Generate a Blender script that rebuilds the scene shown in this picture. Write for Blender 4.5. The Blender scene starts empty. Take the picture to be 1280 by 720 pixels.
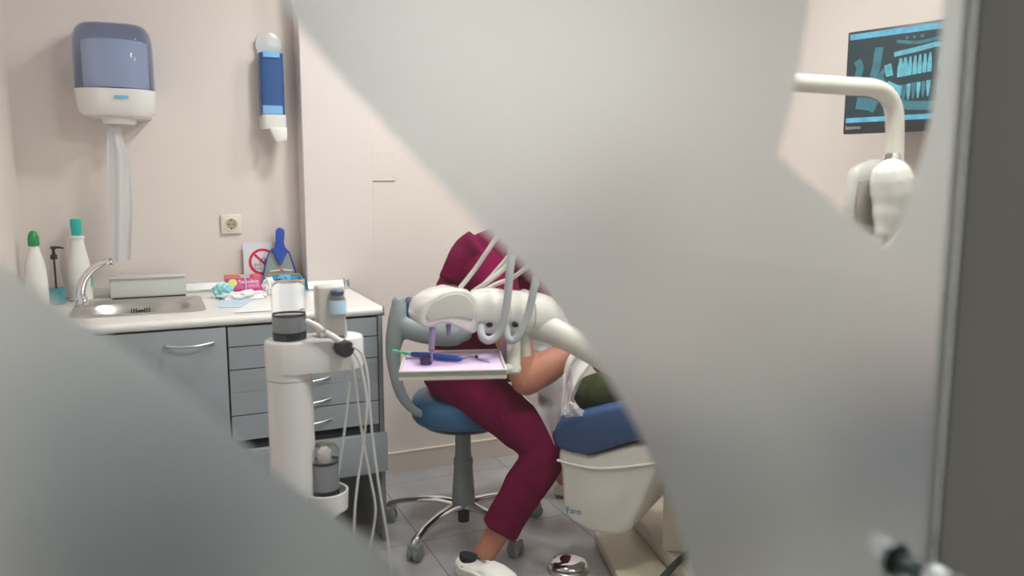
import bpy, bmesh, math, random
from mathutils import Vector, Matrix, Euler, noise
random.seed(7)
PI = math.pi
scene = bpy.context.scene
col = scene.collection

# ------------------------------------------------------------------ camera
CAM_H = 1.35
YAW = math.radians(24.0)
PITCH = math.radians(7.76)
FPX = 1008.0
cd = bpy.data.cameras.new('camera')
cam = bpy.data.objects.new('camera', cd)
col.objects.link(cam)
cam.location = (0, 0, CAM_H)
cam.rotation_euler = (PI / 2 - PITCH, 0, -YAW)
cd.sensor_width = 36.0
cd.lens = FPX / 1280 * 36.0
cd.clip_start = 0.02
cd.dof.use_dof = True
cd.dof.focus_distance = 2.95
cd.dof.aperture_fstop = 2.2
scene.camera = cam

# ------------------------------------------------------------------ world and exposure
w = bpy.data.worlds.new('world')
scene.world = w
w.use_nodes = True
w.node_tree.nodes['Background'].inputs[0].default_value = (0.92, 0.90, 0.84, 1)
w.node_tree.nodes['Background'].inputs[1].default_value = 0.31
scene.view_settings.view_transform = 'Standard'
scene.view_settings.look = 'None'
scene.view_settings.exposure = 0.0
scene.view_settings.gamma = 1.0
LAMP_POWER = 116.0
LAMP_COLOR = (1.0, 0.985, 0.97)
LAMPS = [(0.90, 1.15), (1.60, 1.15), (0.90, 2.45), (1.65, 2.45)]

# ------------------------------------------------------------------ pixel -> point on a plane
FW = Vector((math.sin(YAW) * math.cos(PITCH), math.cos(YAW) * math.cos(PITCH), -math.sin(PITCH)))
RT = Vector((math.cos(YAW), -math.sin(YAW), 0))
UP = RT.cross(FW)
EYE = Vector((0, 0, CAM_H))


def ray(x, y):
    return FW + RT * ((x - 640) / FPX) - UP * ((y - 360) / FPX)


def at(x, y, Y):
    d = ray(x, y)
    return EYE + d * (Y / d.y)


def atz(x, y, z):
    d = ray(x, y)
    return EYE + d * ((z - CAM_H) / d.z)


def atp(x, y, p, n):
    d = ray(x, y)
    return EYE + d * ((Vector(p) - EYE).dot(n) / d.dot(n))


# ------------------------------------------------------------------ materials
def srgb(r, g, b):
    f = lambda c: (c / 255 / 12.92) if c / 255 <= 0.04045 else ((c / 255 + 0.055) / 1.055) ** 2.4
    return (f(r), f(g), f(b), 1)


def mat(name, c, rough=0.5, metal=0.0, var=0.04, scale=12.0, bump=0.0, bscale=80.0, trans=0.0, ior=1.45, alpha=1.0, spec=0.5,
        coat=0.0, sss=0.0, emit=None, estr=0.0, sheen=0.0):
    m = bpy.data.materials.new(name)
    m.use_nodes = True
    nt = m.node_tree
    b = nt.nodes['Principled BSDF']
    tc = nt.nodes.new('ShaderNodeTexCoord')
    if var > 0:
        n = nt.nodes.new('ShaderNodeTexNoise')
        n.inputs['Scale'].default_value = scale
        n.inputs['Detail'].default_value = 4
        nt.links.new(tc.outputs['Object'], n.inputs['Vector'])
        mx = nt.nodes.new('ShaderNodeMix')
        mx.data_type = 'RGBA'
        mx.inputs['A'].default_value = tuple(v * (1 - var) for v in c[:3]) + (1,)
        mx.inputs['B'].default_value = tuple(min(1, v * (1 + var)) for v in c[:3]) + (1,)
        nt.links.new(n.outputs['Fac'], mx.inputs['Factor'])
        nt.links.new(mx.outputs['Result'], b.inputs['Base Color'])
    else:
        b.inputs['Base Color'].default_value = c
    b.inputs['Roughness'].default_value = rough
    b.inputs['Metallic'].default_value = metal
    b.inputs['IOR'].default_value = ior
    b.inputs['Transmission Weight'].default_value = trans
    b.inputs['Alpha'].default_value = alpha
    b.inputs['Specular IOR Level'].default_value = spec
    b.inputs['Coat Weight'].default_value = coat
    b.inputs['Coat Roughness'].default_value = 0.05
    b.inputs['Sheen Weight'].default_value = sheen
    if sss:
        b.inputs['Subsurface Weight'].default_value = sss
        b.inputs['Subsurface Radius'].default_value = (0.02, 0.008, 0.004)
    if emit:
        b.inputs['Emission Color'].default_value = emit
        b.inputs['Emission Strength'].default_value = estr
    if bump:
        n2 = nt.nodes.new('ShaderNodeTexNoise')
        n2.inputs['Scale'].default_value = bscale
        n2.inputs['Detail'].default_value = 5
        nt.links.new(tc.outputs['Object'], n2.inputs['Vector'])
        bp = nt.nodes.new('ShaderNodeBump')
        bp.inputs['Strength'].default_value = bump
        bp.inputs['Distance'].default_value = 0.004
        nt.links.new(n2.outputs['Fac'], bp.inputs['Height'])
        nt.links.new(bp.outputs['Normal'], b.inputs['Normal'])
    return m


M = {}
M['wall'] = mat('wall_paint', (0.77, 0.69, 0.65, 1), 0.6, var=0.02, scale=2, bump=0.06, bscale=160)
M['column'] = mat('column_paint', (0.73, 0.66, 0.635, 1), 0.6, var=0.02, scale=2)
M['ceiling'] = mat('ceiling_paint', (0.8, 0.78, 0.75, 1), 0.8)
M['corridor'] = mat('corridor_grey', (0.50, 0.485, 0.455, 1), 0.75, var=0.04, scale=3)
M['baseb'] = mat('baseboard_tile', (0.66, 0.58, 0.52, 1), 0.4, var=0.05)
M['base_edge'] = mat('baseboard_edge', (0.85, 0.78, 0.66, 1), 0.35)
M['worktop'] = mat('worktop_laminate', (0.86, 0.83, 0.80, 1), 0.28, var=0.02)
M['alu'] = mat('brushed_aluminium', (0.66, 0.65, 0.64, 1), 0.38, 1.0, var=0.05, scale=40)
M['steel'] = mat('stainless_steel', (0.62, 0.60, 0.58, 1), 0.28, 1.0, var=0.05, scale=50)
M['chrome'] = mat('chrome', (0.78, 0.78, 0.80, 1), 0.08, 1.0, var=0.0)
M['cabinet'] = mat('cabinet_blue_grey', srgb(150, 157, 162), 0.45, var=0.02, scale=4)
M['carcass'] = mat('cabinet_carcass', srgb(122, 126, 128), 0.5, var=0.03)
M['gap'] = mat('dark_recess', (0.045, 0.048, 0.055, 1), 0.8)
M['white_pl'] = mat('white_plastic', (0.84, 0.82, 0.79, 1), 0.25, var=0.015, coat=0.3)
M['cart'] = mat('cart_white', (0.80, 0.78, 0.77, 1), 0.3, var=0.015, coat=0.2)
M['ivory'] = mat('ivory_gloss', (0.76, 0.75, 0.70, 1), 0.12, var=0.015, coat=1.0)
M['ivory_matt'] = mat('ivory_satin', (0.70, 0.67, 0.60, 1), 0.35, var=0.02)
M['cream'] = mat('cream_enamel', (0.66, 0.60, 0.48, 1), 0.35, var=0.03)
M['paper'] = mat('tissue_paper', (0.88, 0.87, 0.88, 1), 0.9, var=0.02, bump=0.4, bscale=60)
M['roll'] = mat('paper_roll', (0.70, 0.76, 0.90, 1), 0.9, var=0.03)
M['bluecover'] = mat('blue_smoked_plastic', (0.60, 0.68, 0.90, 1), 0.08, var=0.0, trans=0.95, ior=1.12, coat=1.0)
M['soapblue'] = mat('translucent_blue', (0.05, 0.13, 0.36, 1), 0.12, var=0.08, scale=9, trans=0.2, ior=1.3)
M['soaplight'] = mat('light_blue_soap', (0.20, 0.46, 0.78, 1), 0.3, var=0.05)
M['sock_ivory'] = mat('socket_ivory', (0.80, 0.73, 0.61, 1), 0.3)
M['black'] = mat('black_plastic', (0.018, 0.018, 0.02, 1), 0.35)
M['rubber'] = mat('black_rubber', (0.03, 0.03, 0.032, 1), 0.6)
M['darkglass'] = mat('dark_base', (0.03, 0.032, 0.036, 1), 0.12)
M['green'] = mat('green_cap', (0.01, 0.30, 0.07, 1), 0.3)
M['teal'] = mat('teal_cap', (0.02, 0.48, 0.44, 1), 0.35)
M['tealabel'] = mat('teal_label', (0.10, 0.55, 0.48, 1), 0.5)
M['yellow'] = mat('yellow_label', (0.75, 0.62, 0.08, 1), 0.5)
M['liquid'] = mat('blue_liquid', (0.10, 0.55, 0.66, 1), 0.15, trans=0.3, ior=1.33)
M['glass'] = mat('clear_plastic', (0.97, 0.98, 0.99, 1), 0.03, var=0.0, trans=1.0, ior=1.07, coat=0.6)
M['powder'] = mat('grey_powder', (0.34, 0.36, 0.38, 1), 0.6)
M['card'] = mat('white_card', (0.80, 0.76, 0.82, 1), 0.7)
M['red'] = mat('red_ink', (0.70, 0.015, 0.07, 1), 0.5)
M['ink'] = mat('black_ink', (0.03, 0.03, 0.04, 1), 0.6)
M['blue_h'] = mat('blue_handle', (0.025, 0.075, 0.42, 1), 0.3)
M['greygreen'] = mat('grey_green_blade', (0.36, 0.42, 0.40, 1), 0.4)
M['magenta'] = mat('magenta_wrap', (0.60, 0.06, 0.25, 1), 0.3)
M['lime'] = mat('lime_sticker', (0.72, 0.70, 0.18, 1), 0.5)
M['aqua'] = mat('aqua_film', (0.40, 0.78, 0.80, 1), 0.35)
M['skyblue'] = mat('sky_blue', (0.14, 0.50, 0.80, 1), 0.4)
M['paleblue'] = mat('pale_blue_sheet', (0.60, 0.74, 0.86, 1), 0.7)
M['orange'] = mat('orange_card', (0.85, 0.50, 0.13, 1), 0.5)
M['coral'] = mat('coral_red', (0.80, 0.13, 0.12, 1), 0.4)
M['whitepaint'] = mat('white_ink', (0.85, 0.82, 0.86, 1), 0.5)
M['maroon'] = mat('maroon_scrubs', (0.150, 0.0022, 0.040, 1), 0.9, spec=0.12, var=0.14, scale=6, bump=0.5, bscale=14)
M['maroon2'] = mat('maroon_seam', (0.13, 0.003, 0.04, 1), 0.9)
M['skin'] = mat('skin', (0.47, 0.20, 0.125, 1), 0.5, var=0.05, scale=20, sss=0.1)
M['lip'] = mat('lips', (0.45, 0.12, 0.10, 1), 0.45)
M['hair'] = mat('dark_hair', (0.03, 0.018, 0.012, 1), 0.5, var=0.3, scale=60)
M['eye'] = mat('eye_white', (0.8, 0.8, 0.8, 1), 0.2)
M['clog'] = mat('clog_foam', (0.82, 0.79, 0.74, 1), 0.55, var=0.02)
M['sock'] = mat('black_sock', (0.015, 0.02, 0.03, 1), 0.9)
M['seatblue'] = mat('blue_vinyl', (0.035, 0.115, 0.24, 1), 0.3, var=0.05, bump=0.05)
M['chairblue'] = mat('royal_blue_vinyl', (0.036, 0.078, 0.19, 1), 0.5, var=0.06, bump=0.05)
M['stoolgrey'] = mat('grey_stool_foam', (0.27, 0.31, 0.32, 1), 0.4, var=0.03)
M['pistgrey'] = mat('grey_gas_lift', (0.22, 0.25, 0.25, 1), 0.4, var=0.04)
M['caster'] = mat('caster_grey', (0.25, 0.27, 0.27, 1), 0.35)
M['hose'] = mat('grey_hose', (0.42, 0.44, 0.45, 1), 0.4, var=0.02)
M['hose_l'] = mat('cream_hose', (0.58, 0.56, 0.52, 1), 0.4, var=0.02)
M['hose_w'] = mat('white_hose', (0.72, 0.71, 0.71, 1), 0.4, var=0.02)
M['lilac'] = mat('lilac_tray_paper', (0.76, 0.58, 0.86, 1), 0.7, var=0.03)
M['violet'] = mat('violet_plastic', (0.42, 0.30, 0.55, 1), 0.15, trans=0.4, ior=1.3)
M['penblue'] = mat('blue_instrument', (0.02, 0.07, 0.36, 1), 0.25)
M['mint'] = mat('mint_tip', (0.10, 0.62, 0.38, 1), 0.4)
M['cup'] = mat('dark_smoked_cup', (0.10, 0.045, 0.14, 1), 0.12, trans=0.3, ior=1.3)
M['olive'] = mat('olive_shirt', (0.045, 0.052, 0.022, 1), 0.9, spec=0.15, var=0.25, scale=9, bump=0.5, bscale=12)
M['jeans'] = mat('dark_trousers', (0.03, 0.04, 0.07, 1), 0.9)
M['logo'] = mat('blue_logo_ink', (0.02, 0.12, 0.45, 1), 0.4)
M['monbez'] = mat('monitor_bezel', (0.03, 0.032, 0.036, 1), 0.35)


def emis(name, c, s):
    m = bpy.data.materials.new(name)
    m.use_nodes = True
    nt = m.node_tree
    b = nt.nodes['Principled BSDF']
    b.inputs['Base Color'].default_value = (0.01, 0.01, 0.01, 1)
    b.inputs['Roughness'].default_value = 0.3
    n = nt.nodes.new('ShaderNodeTexNoise')
    n.inputs['Scale'].default_value = 30
    n.inputs['Detail'].default_value = 8
    n.inputs['Roughness'].default_value = 0.7
    tc = nt.nodes.new('ShaderNodeTexCoord')
    nt.links.new(tc.outputs['Object'], n.inputs['Vector'])
    mx = nt.nodes.new('ShaderNodeMix')
    mx.data_type = 'RGBA'
    mx.inputs['A'].default_value = tuple(v * 0.15 for v in c[:3]) + (1,)
    mx.inputs['B'].default_value = tuple(v * 1.9 for v in c[:3]) + (1,)
    nt.links.new(n.outputs['Fac'], mx.inputs['Factor'])
    nt.links.new(mx.outputs['Result'], b.inputs['Emission Color'])
    b.inputs['Emission Strength'].default_value = s
    return m


M['scr_dark'] = emis('screen_dark', (0.008, 0.034, 0.045), 1.0)
M['scr_mid'] = emis('screen_mid', (0.045, 0.20, 0.25), 1.0)
M['scr_lite'] = emis('screen_light', (0.14, 0.50, 0.60), 1.0)
M['scr_bar'] = emis('screen_bar', (0.13, 0.46, 0.66), 1.0)

lm = bpy.data.materials.new('lamp_diffuser')
lm.use_nodes = True
lnt = lm.node_tree
lnt.nodes['Principled BSDF'].inputs['Emission Color'].default_value = LAMP_COLOR + (1,)
lnt.nodes['Principled BSDF'].inputs['Emission Strength'].default_value = LAMP_POWER
M['lamp'] = lm


def floor_mat():
    m = mat('floor_tile', (0.36, 0.35, 0.35, 1), 0.3)
    nt = m.node_tree
    b = nt.nodes['Principled BSDF']
    tc = nt.nodes.new('ShaderNodeTexCoord')
    mp = nt.nodes.new('ShaderNodeMapping')
    mp.inputs['Location'].default_value = (-1.462, -0.36, 0)
    nt.links.new(tc.outputs['Object'], mp.inputs['Vector'])
    br = nt.nodes.new('ShaderNodeTexBrick')
    br.offset = 0.0
    br.inputs['Scale'].default_value = 1.0
    br.inputs['Brick Width'].default_value = 0.6
    br.inputs['Row Height'].default_value = 0.6
    br.inputs['Mortar Size'].default_value = 0.003
    br.inputs['Mortar Smooth'].default_value = 0.3
    br.inputs['Mortar'].default_value = (0.21, 0.21, 0.21, 1)
    nt.links.new(mp.outputs[0], br.inputs['Vector'])
    n = nt.nodes.new('ShaderNodeTexNoise')
    n.inputs['Scale'].default_value = 5
    n.inputs['Detail'].default_value = 7
    nt.links.new(tc.outputs['Object'], n.inputs['Vector'])
    cr = nt.nodes.new('ShaderNodeValToRGB')
    cr.color_ramp.elements[0].position = 0.3
    cr.color_ramp.elements[0].color = (0.36, 0.35, 0.365, 1)
    cr.color_ramp.elements[1].position = 0.7
    cr.color_ramp.elements[1].color = (0.47, 0.46, 0.47, 1)
    nt.links.new(n.outputs['Fac'], cr.inputs[0])
    nt.links.new(cr.outputs[0], br.inputs['Color1'])
    nt.links.new(cr.outputs[0], br.inputs['Color2'])
    nt.links.new(br.outputs['Color'], b.inputs['Base Color'])
    return m


M['floor'] = floor_mat()


def film_mat():
    m = bpy.data.materials.new('frosted_film')
    m.use_nodes = True
    nt = m.node_tree
    for n in list(nt.nodes):
        nt.nodes.remove(n)
    out = nt.nodes.new('ShaderNodeOutputMaterial')
    tr = nt.nodes.new('ShaderNodeBsdfTranslucent')
    tr.inputs[0].default_value = (0.88, 0.92, 0.93, 1)
    df = nt.nodes.new('ShaderNodeBsdfDiffuse')
    df.inputs[0].default_value = (0.70, 0.74, 0.75, 1)
    rf = nt.nodes.new('ShaderNodeBsdfRefraction')
    rf.inputs['Color'].default_value = (0.79, 0.86, 0.88, 1)
    rf.inputs['Roughness'].default_value = 0.70
    rf.inputs['IOR'].default_value = 1.25
    m1 = nt.nodes.new('ShaderNodeMixShader')
    m1.inputs[0].default_value = 0.93
    nt.links.new(tr.outputs[0], m1.inputs[1])
    nt.links.new(rf.outputs[0], m1.inputs[2])
    m2 = nt.nodes.new('ShaderNodeMixShader')
    m2.inputs[0].default_value = 0.10
    nt.links.new(m1.outputs[0], m2.inputs[1])
    nt.links.new(df.outputs[0], m2.inputs[2])
    nt.links.new(m2.outputs[0], out.inputs[0])
    return m


M['film'] = film_mat()
M['pane'] = mat('door_glass', (0.93, 0.975, 0.955, 1), 0.0, var=0.0, trans=1.0, ior=1.45)
M['pane_edge'] = mat('glass_edge_green', (0.10, 0.17, 0.15, 1), 0.15, var=0.05)
M['bib'] = mat('translucent_bib', (0.80, 0.78, 0.78, 1), 0.3, var=0.03, alpha=0.5)


# ------------------------------------------------------------------ mesh helpers
def new_bm():
    return bmesh.new()


def finish(name, bm, m, parent=None, smooth=True, angle=40, mods=None):
    bmesh.ops.recalc_face_normals(bm, faces=bm.faces)
    me = bpy.data.meshes.new(name)
    bm.to_mesh(me)
    bm.free()
    mm = m if isinstance(m, (list, tuple)) else [m]
    for x in mm:
        me.materials.append(M[x] if isinstance(x, str) else x)
    if smooth:
        me.shade_smooth()
        me.set_sharp_from_angle(angle=math.radians(angle))
    o = bpy.data.objects.new(name, me)
    col.objects.link(o)
    if parent is not None:
        o.parent = parent
        o.matrix_parent_inverse = Matrix.Translation(-parent.location) if parent.type == 'EMPTY' else Matrix.Identity(4)
    return o


def thing(name, label, cat, loc=(0, 0, 0), group=None):
    o = bpy.data.objects.new(name, None)
    o.empty_display_size = 0.05
    o.location = Vector(loc)
    col.objects.link(o)
    o['label'] = label
    o['category'] = cat
    if group:
        o['group'] = group
    return o


def tag(o, label, cat, group=None):
    o['label'] = label
    o['category'] = cat
    if group:
        o['group'] = group
    return o


def struct(o):
    o['kind'] = 'structure'
    return o


def add_geo(bm, tmp, mi=0):
    me = bpy.data.meshes.new('tmp')
    tmp.to_mesh(me)
    tmp.free()
    n0 = len(bm.faces)
    bm.from_mesh(me)
    bpy.data.meshes.remove(me)
    bm.faces.ensure_lookup_table()
    for f in bm.faces[n0:]:
        f.material_index = mi


def box(bm, lo, hi, bev=0.0, seg=2, rot=None, mi=0):
    lo, hi = Vector(lo), Vector(hi)
    c = (lo + hi) / 2
    s = hi - lo
    t = bmesh.new()
    bmesh.ops.create_cube(t, size=1.0)
    for v in t.verts:
        v.co = Vector((v.co.x * s.x, v.co.y * s.y, v.co.z * s.z))
    if bev > 0:
        bmesh.ops.bevel(t, geom=t.edges[:], offset=min(bev, min(s) * 0.49), segments=seg, profile=0.5, affect='EDGES')
    if rot is not None:
        bmesh.ops.transform(t, matrix=rot.to_4x4(), verts=t.verts)
    for v in t.verts:
        v.co += c
    add_geo(bm, t, mi)


def frame_from(d):
    d = d.normalized()
    a = Vector((0, 0, 1)) if abs(d.z) < 0.9 else Vector((1, 0, 0))
    x = a.cross(d).normalized()
    y = d.cross(x).normalized()
    return x, y


def catmull(pts, n=8):
    P = [Vector(p) for p in pts]
    out = []
    for i in range(len(P) - 1):
        p0 = P[i - 1] if i > 0 else P[i] * 2 - P[i + 1]
        p1, p2 = P[i], P[i + 1]
        p3 = P[i + 2] if i + 2 < len(P) else P[i + 1] * 2 - P[i]
        for k in range(n):
            t = k / n
            out.append(0.5 * ((2 * p1) + (p2 - p0) * t + (2 * p0 - 5 * p1 + 4 * p2 - p3) * t * t + (-p0 + 3 * p1 - 3 * p2 + p3) * t ** 3))
    out.append(P[-1])
    return out


def tube(bm, pts, r, seg=12, sm=0, caps=True, round_caps=False, flat=None, mi=0):
    """tube through pts, r number or list; flat = (axis vector, factor) squashes the section along an axis"""
    rr = list(r) if isinstance(r, (list, tuple)) else [r] * len(pts)
    if sm:
        P4 = catmull([Vector(p) for p in pts], sm)
        R = []
        for i in range(len(pts) - 1):
            for k in range(sm):
                t = k / sm
                t = t * t * (3 - 2 * t)
                R.append(rr[i] * (1 - t) + rr[i + 1] * t)
        R.append(rr[-1])
    else:
        P4 = [Vector(p) for p in pts]
        R = rr
    if round_caps:
        d0 = (P4[0] - P4[1]).normalized()
        d1 = (P4[-1] - P4[-2]).normalized()
        pre, prer, post, postr = [], [], [], []
        for a in (80, 55, 30):
            pre.append(P4[0] + d0 * R[0] * math.sin(math.radians(a)))
            prer.append(R[0] * math.cos(math.radians(a)))
        for a in (30, 55, 80):
            post.append(P4[-1] + d1 * R[-1] * math.sin(math.radians(a)))
            postr.append(R[-1] * math.cos(math.radians(a)))
        P4 = pre + P4 + post
        R = prer + R + postr
    x = None
    rings = []
    for i, p in enumerate(P4):
        d = (P4[min(i + 1, len(P4) - 1)] - P4[max(i - 1, 0)])
        if d.length < 1e-9:
            d = Vector((0, 0, 1))
        d.normalize()
        if x is None:
            x, y = frame_from(d)
        else:
            x = (x - d * x.dot(d)).normalized()
            y = d.cross(x)
        ring = []
        for k in range(seg):
            a = 2 * PI * k / seg
            off = (x * math.cos(a) + y * math.sin(a)) * R[i]
            if flat:
                ax, f = flat
                off = off - ax * off.dot(ax) * (1 - f)
            ring.append(bm.verts.new(p + off))
        rings.append(ring)
    for a, b in zip(rings[:-1], rings[1:]):
        for k in range(seg):
            f = bm.faces.new((a[k], a[(k + 1) % seg], b[(k + 1) % seg], b[k]))
            f.material_index = mi
    if caps:
        bm.faces.new(rings[0][::-1]).material_index = mi
        bm.faces.new(rings[-1]).material_index = mi
    return rings


def lathe(bm, prof, c, seg=32, axis=(0, 0, 1), sx=1.0, sy=1.0, cap=True, mi=0):
    """prof: list of (r, h) along axis from point c"""
    ax = Vector(axis).normalized()
    if abs(ax.z) > 0.99:
        x, y = Vector((1, 0, 0)), Vector((0, 1, 0))
    else:
        x, y = frame_from(ax)
    c = Vector(c)
    rings = []
    for r, h in prof:
        r = max(r, 1e-5)
        rings.append([bm.verts.new(c + ax * h + x * (math.cos(2 * PI * k / seg) * r * sx) + y * (math.sin(2 * PI * k / seg) * r * sy)) for k in range(seg)])
    for a, b in zip(rings[:-1], rings[1:]):
        for k in range(seg):
            bm.faces.new((a[k], a[(k + 1) % seg], b[(k + 1) % seg], b[k])).material_index = mi
    if cap:
        bm.faces.new(rings[0][::-1]).material_index = mi
        bm.faces.new(rings[-1]).material_index = mi


def prism(bm, poly, ext, bev=0.0, seg=3, mi=0):
    """closed polygon of 3-D points extruded by vector ext"""
    t = bmesh.new()
    a = [t.verts.new(Vector(p)) for p in poly]
    b = [t.verts.new(Vector(p) + Vector(ext)) for p in poly]
    n = len(poly)
    t.faces.new(a[::-1])
    t.faces.new(b)
    for k in range(n):
        t.faces.new((a[k], a[(k + 1) % n], b[(k + 1) % n], b[k]))
    bmesh.ops.recalc_face_normals(t, faces=t.faces)
    if bev:
        es = [e for e in t.edges if len(e.link_faces) == 2 and e.calc_face_angle(0) > 0.6]
        bmesh.ops.bevel(t, geom=es, offset=bev, segments=seg, profile=0.5, affect='EDGES', clamp_overlap=True)
    add_geo(bm, t, mi)


def ellipsoid(bm, c, r, rot=None, mi=0, u=20, v=14):
    t = bmesh.new()
    bmesh.ops.create_uvsphere(t, u_segments=u, v_segments=v, radius=1.0)
    for q in t.verts:
        q.co = Vector((q.co.x * r[0], q.co.y * r[1], q.co.z * r[2]))
    if rot is not None:
        bmesh.ops.transform(t, matrix=rot.to_4x4(), verts=t.verts)
    for q in t.verts:
        q.co += Vector(c)
    add_geo(bm, t, mi)


def fuse(name, bm, m, parent=None, vox=0.006, it=6, fac=0.6, noise_amp=0.0, noise_scale=8.0):
    """one continuous surface out of overlapping closed shapes"""
    o = finish(name, bm, m, parent, smooth=True, angle=180)
    r = o.modifiers.new('remesh', 'REMESH')
    r.mode = 'VOXEL'
    r.voxel_size = vox
    r.use_smooth_shade = True
    s = o.modifiers.new('smooth', 'SMOOTH')
    s.factor = fac
    s.iterations = it
    if noise_amp:
        tx = bpy.data.textures.new(name + '_folds', 'CLOUDS')
        tx.noise_scale = 1.0 / noise_scale
        d = o.modifiers.new('folds', 'DISPLACE')
        d.texture = tx
        d.strength = noise_amp
        d.mid_level = 0.5
        d.texture_coords = 'LOCAL'
    return o


def text(name, s, size, loc, rot, m, parent=None, depth=0.0006, align='LEFT'):
    cu = bpy.data.curves.new(name, 'FONT')
    cu.body = s
    cu.size = size
    cu.extrude = depth
    cu.align_x = align
    t = bpy.data.objects.new('tmp_text', cu)
    col.objects.link(t)
    dg = bpy.context.evaluated_depsgraph_get()
    me = bpy.data.meshes.new_from_object(t.evaluated_get(dg))
    me.name = name
    bpy.data.objects.remove(t)
    me.transform(Matrix.Translation(Vector(loc)) @ rot.to_4x4())
    me.materials.clear()
    me.materials.append(M[m])
    o = bpy.data.objects.new(name, me)
    col.objects.link(o)
    if parent is not None:
        o.parent = parent
        o.matrix_parent_inverse = Matrix.Translation(-parent.location) if parent.type == 'EMPTY' else Matrix.Identity(4)
    return o


def interp(x, pts):
    for (x0, y0), (x1, y1) in zip(pts[:-1], pts[1:]):
        if x <= x1:
            return y0 + (y1 - y0) * max(0.0, (x - x0)) / (x1 - x0)
    return pts[-1][1]


def V(*a):
    return Vector(a)


# ================================================================== ROOM SHELL
YB = 3.50      # back wall
XL = -0.45     # left wall
XR = 2.72      # right wall
ZC = 2.60
YG = 0.50      # door glass plane
COLX0, COLX1, COLY = 0.572, 0.857, 3.37
XJ = 0.665     # right edge of the glass door

bm = new_bm(); box(bm, (-9, -12, -0.1), (9, 3.7, 0.0)); struct(finish('floor', bm, 'floor', smooth=False))
bm = new_bm(); box(bm, (-0.62, 0.66, ZC), (2.9, 3.7, ZC + 0.1)); struct(finish('ceiling', bm, 'ceiling', smooth=False))
bm = new_bm(); box(bm, (XL - 0.15, YB, 0), (XR + 0.15, YB + 0.15, ZC)); struct(finish('wall_back', bm, 'wall', smooth=False))
bm = new_bm(); box(bm, (XL - 0.15, 0.66, 0), (XL, YB, ZC)); struct(finish('wall_left', bm, 'wall', smooth=False))
bm = new_bm(); box(bm, (XR, 0.66, 0), (XR + 0.15, YB, ZC)); struct(finish('wall_right', bm, 'wall', smooth=False))
bm = new_bm(); box(bm, (COLX0, COLY, 0), (COLX1, YB, ZC), 0.003, 1); struct(finish('trim_1', bm, 'column', smooth=False))
# partition towards the corridor: jambs and lintel, the glass door slides in front of it
bm = new_bm()
box(bm, (0.95, 0.54, 0), (3.4, 0.66, ZC), 0.002, 1)
struct(finish('wall_front_right', bm, 'corridor', smooth=False))
bm = new_bm()
box(bm, (-2.2, 0.54, 0), (-0.42, 0.66, ZC), 0.002, 1)
struct(finish('wall_front_left', bm, 'corridor', smooth=False))
bm = new_bm()
box(bm, (-0.42, 0.54, 2.16), (0.95, 0.66, ZC))
struct(finish('trim_2', bm, 'corridor', smooth=False))
# opaque grey side panel closing the opening next to the glass
bm = new_bm()
box(bm, (0.6645, 0.5125, 0), (2.6, 0.5225, 2.6), 0.001, 1)
struct(finish('trim_3', bm, 'corridor', smooth=False))
# baseboards
bm = new_bm()
box(bm, (COLX1, YB - 0.012, 0), (XR, YB, 0.092)); box(bm, (COLX1, YB - 0.014, 0.092), (XR, YB, 0.098), mi=1)
struct(finish('baseboard_back', bm, ['baseb', 'base_edge'], smooth=False))
bm = new_bm()
box(bm, (XR - 0.012, 0.66, 0), (XR, YB - 0.014, 0.092)); box(bm, (XR - 0.014, 0.66, 0.092), (XR, YB - 0.014, 0.098), mi=1)
struct(finish('baseboard_right', bm, ['baseb', 'base_edge'], smooth=False))

# ceiling lights
for i, (lx, ly) in enumerate(LAMPS):
    pos = ['nearest the door on the left', 'nearest the door on the right', 'above the stool', 'above the far end of the patient chair'][i]
    t = thing('ceiling_light', 'round flush ceiling light, ' + pos, 'ceiling light', (lx, ly, ZC), 'round ceiling lights')
    bm = new_bm()
    lathe(bm, [(0.116, -0.0005), (0.116, -0.022), (0.145, -0.022), (0.15, -0.012), (0.15, -0.0005), (0.116, -0.0005)], (lx, ly, ZC), 32, cap=False)
    finish('housing', bm, 'white_pl', t)
    bm = new_bm()
    lathe(bm, [(0.114, -0.026), (0.1145, -0.002)], (lx, ly, ZC), 32)
    finish('diffuser', bm, 'lamp', t)

# ================================================================== GLASS DOOR WITH FROSTED FILM
door = thing('door_1', 'x', 'door', (0.1, YG, 0))
del door['label']; del door['category']
door['kind'] = 'structure'
bm = new_bm(); box(bm, (-0.50, YG, 0.012), (XJ, YG + 0.010, 2.15), 0.001, 1)
pane = finish('glass_pane', bm, 'pane', door, smooth=False)
bm = new_bm(); box(bm, (XJ, YG - 0.0002, 0.012), (XJ + 0.004, YG + 0.010, 2.15))
finish('pane_edge', bm, 'pane_edge', door, smooth=False)

FY = YG + 0.0108                     # the film is stuck on the room face


def fp(x, y):
    p = at(x, y, FY)
    return (p.x, p.z)


XF = 0.664
FL, FT, FB = -0.499, 2.149, 0.013
edge_up = [(300, -150), (345, -15), (375, 38), (410, 80), (450, 125), (485, 160), (520, 200), (560, 243), (600, 285),
           (645, 328), (690, 378), (730, 433), (765, 487), (795, 540), (822, 600), (845, 660), (858, 720), (862, 780), (860, 860)]
edge_lo = [(-60, 285), (0, 325), (50, 362), (100, 397), (150, 430), (200, 465), (250, 503), (300, 547), (345, 590),
           (385, 618), (425, 645), (462, 678), (505, 725), (560, 800), (610, 870), (660, 920), (740, 950), (820, 920)]
right_cut = [(1016, -70), (1009, -20), (1003, 30), (994, 90), (982, 140), (966, 193), (1000, 225), (1035, 252), (1070, 280), (1102, 310),
             (1122, 268), (1142, 212), (1156, 150), (1165, 90), (1170, 40), (1174, -10), (1175, -70), (1100, -110)]
upP = catmull([V(*fp(*p), 0) for p in edge_up], 4)
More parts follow.
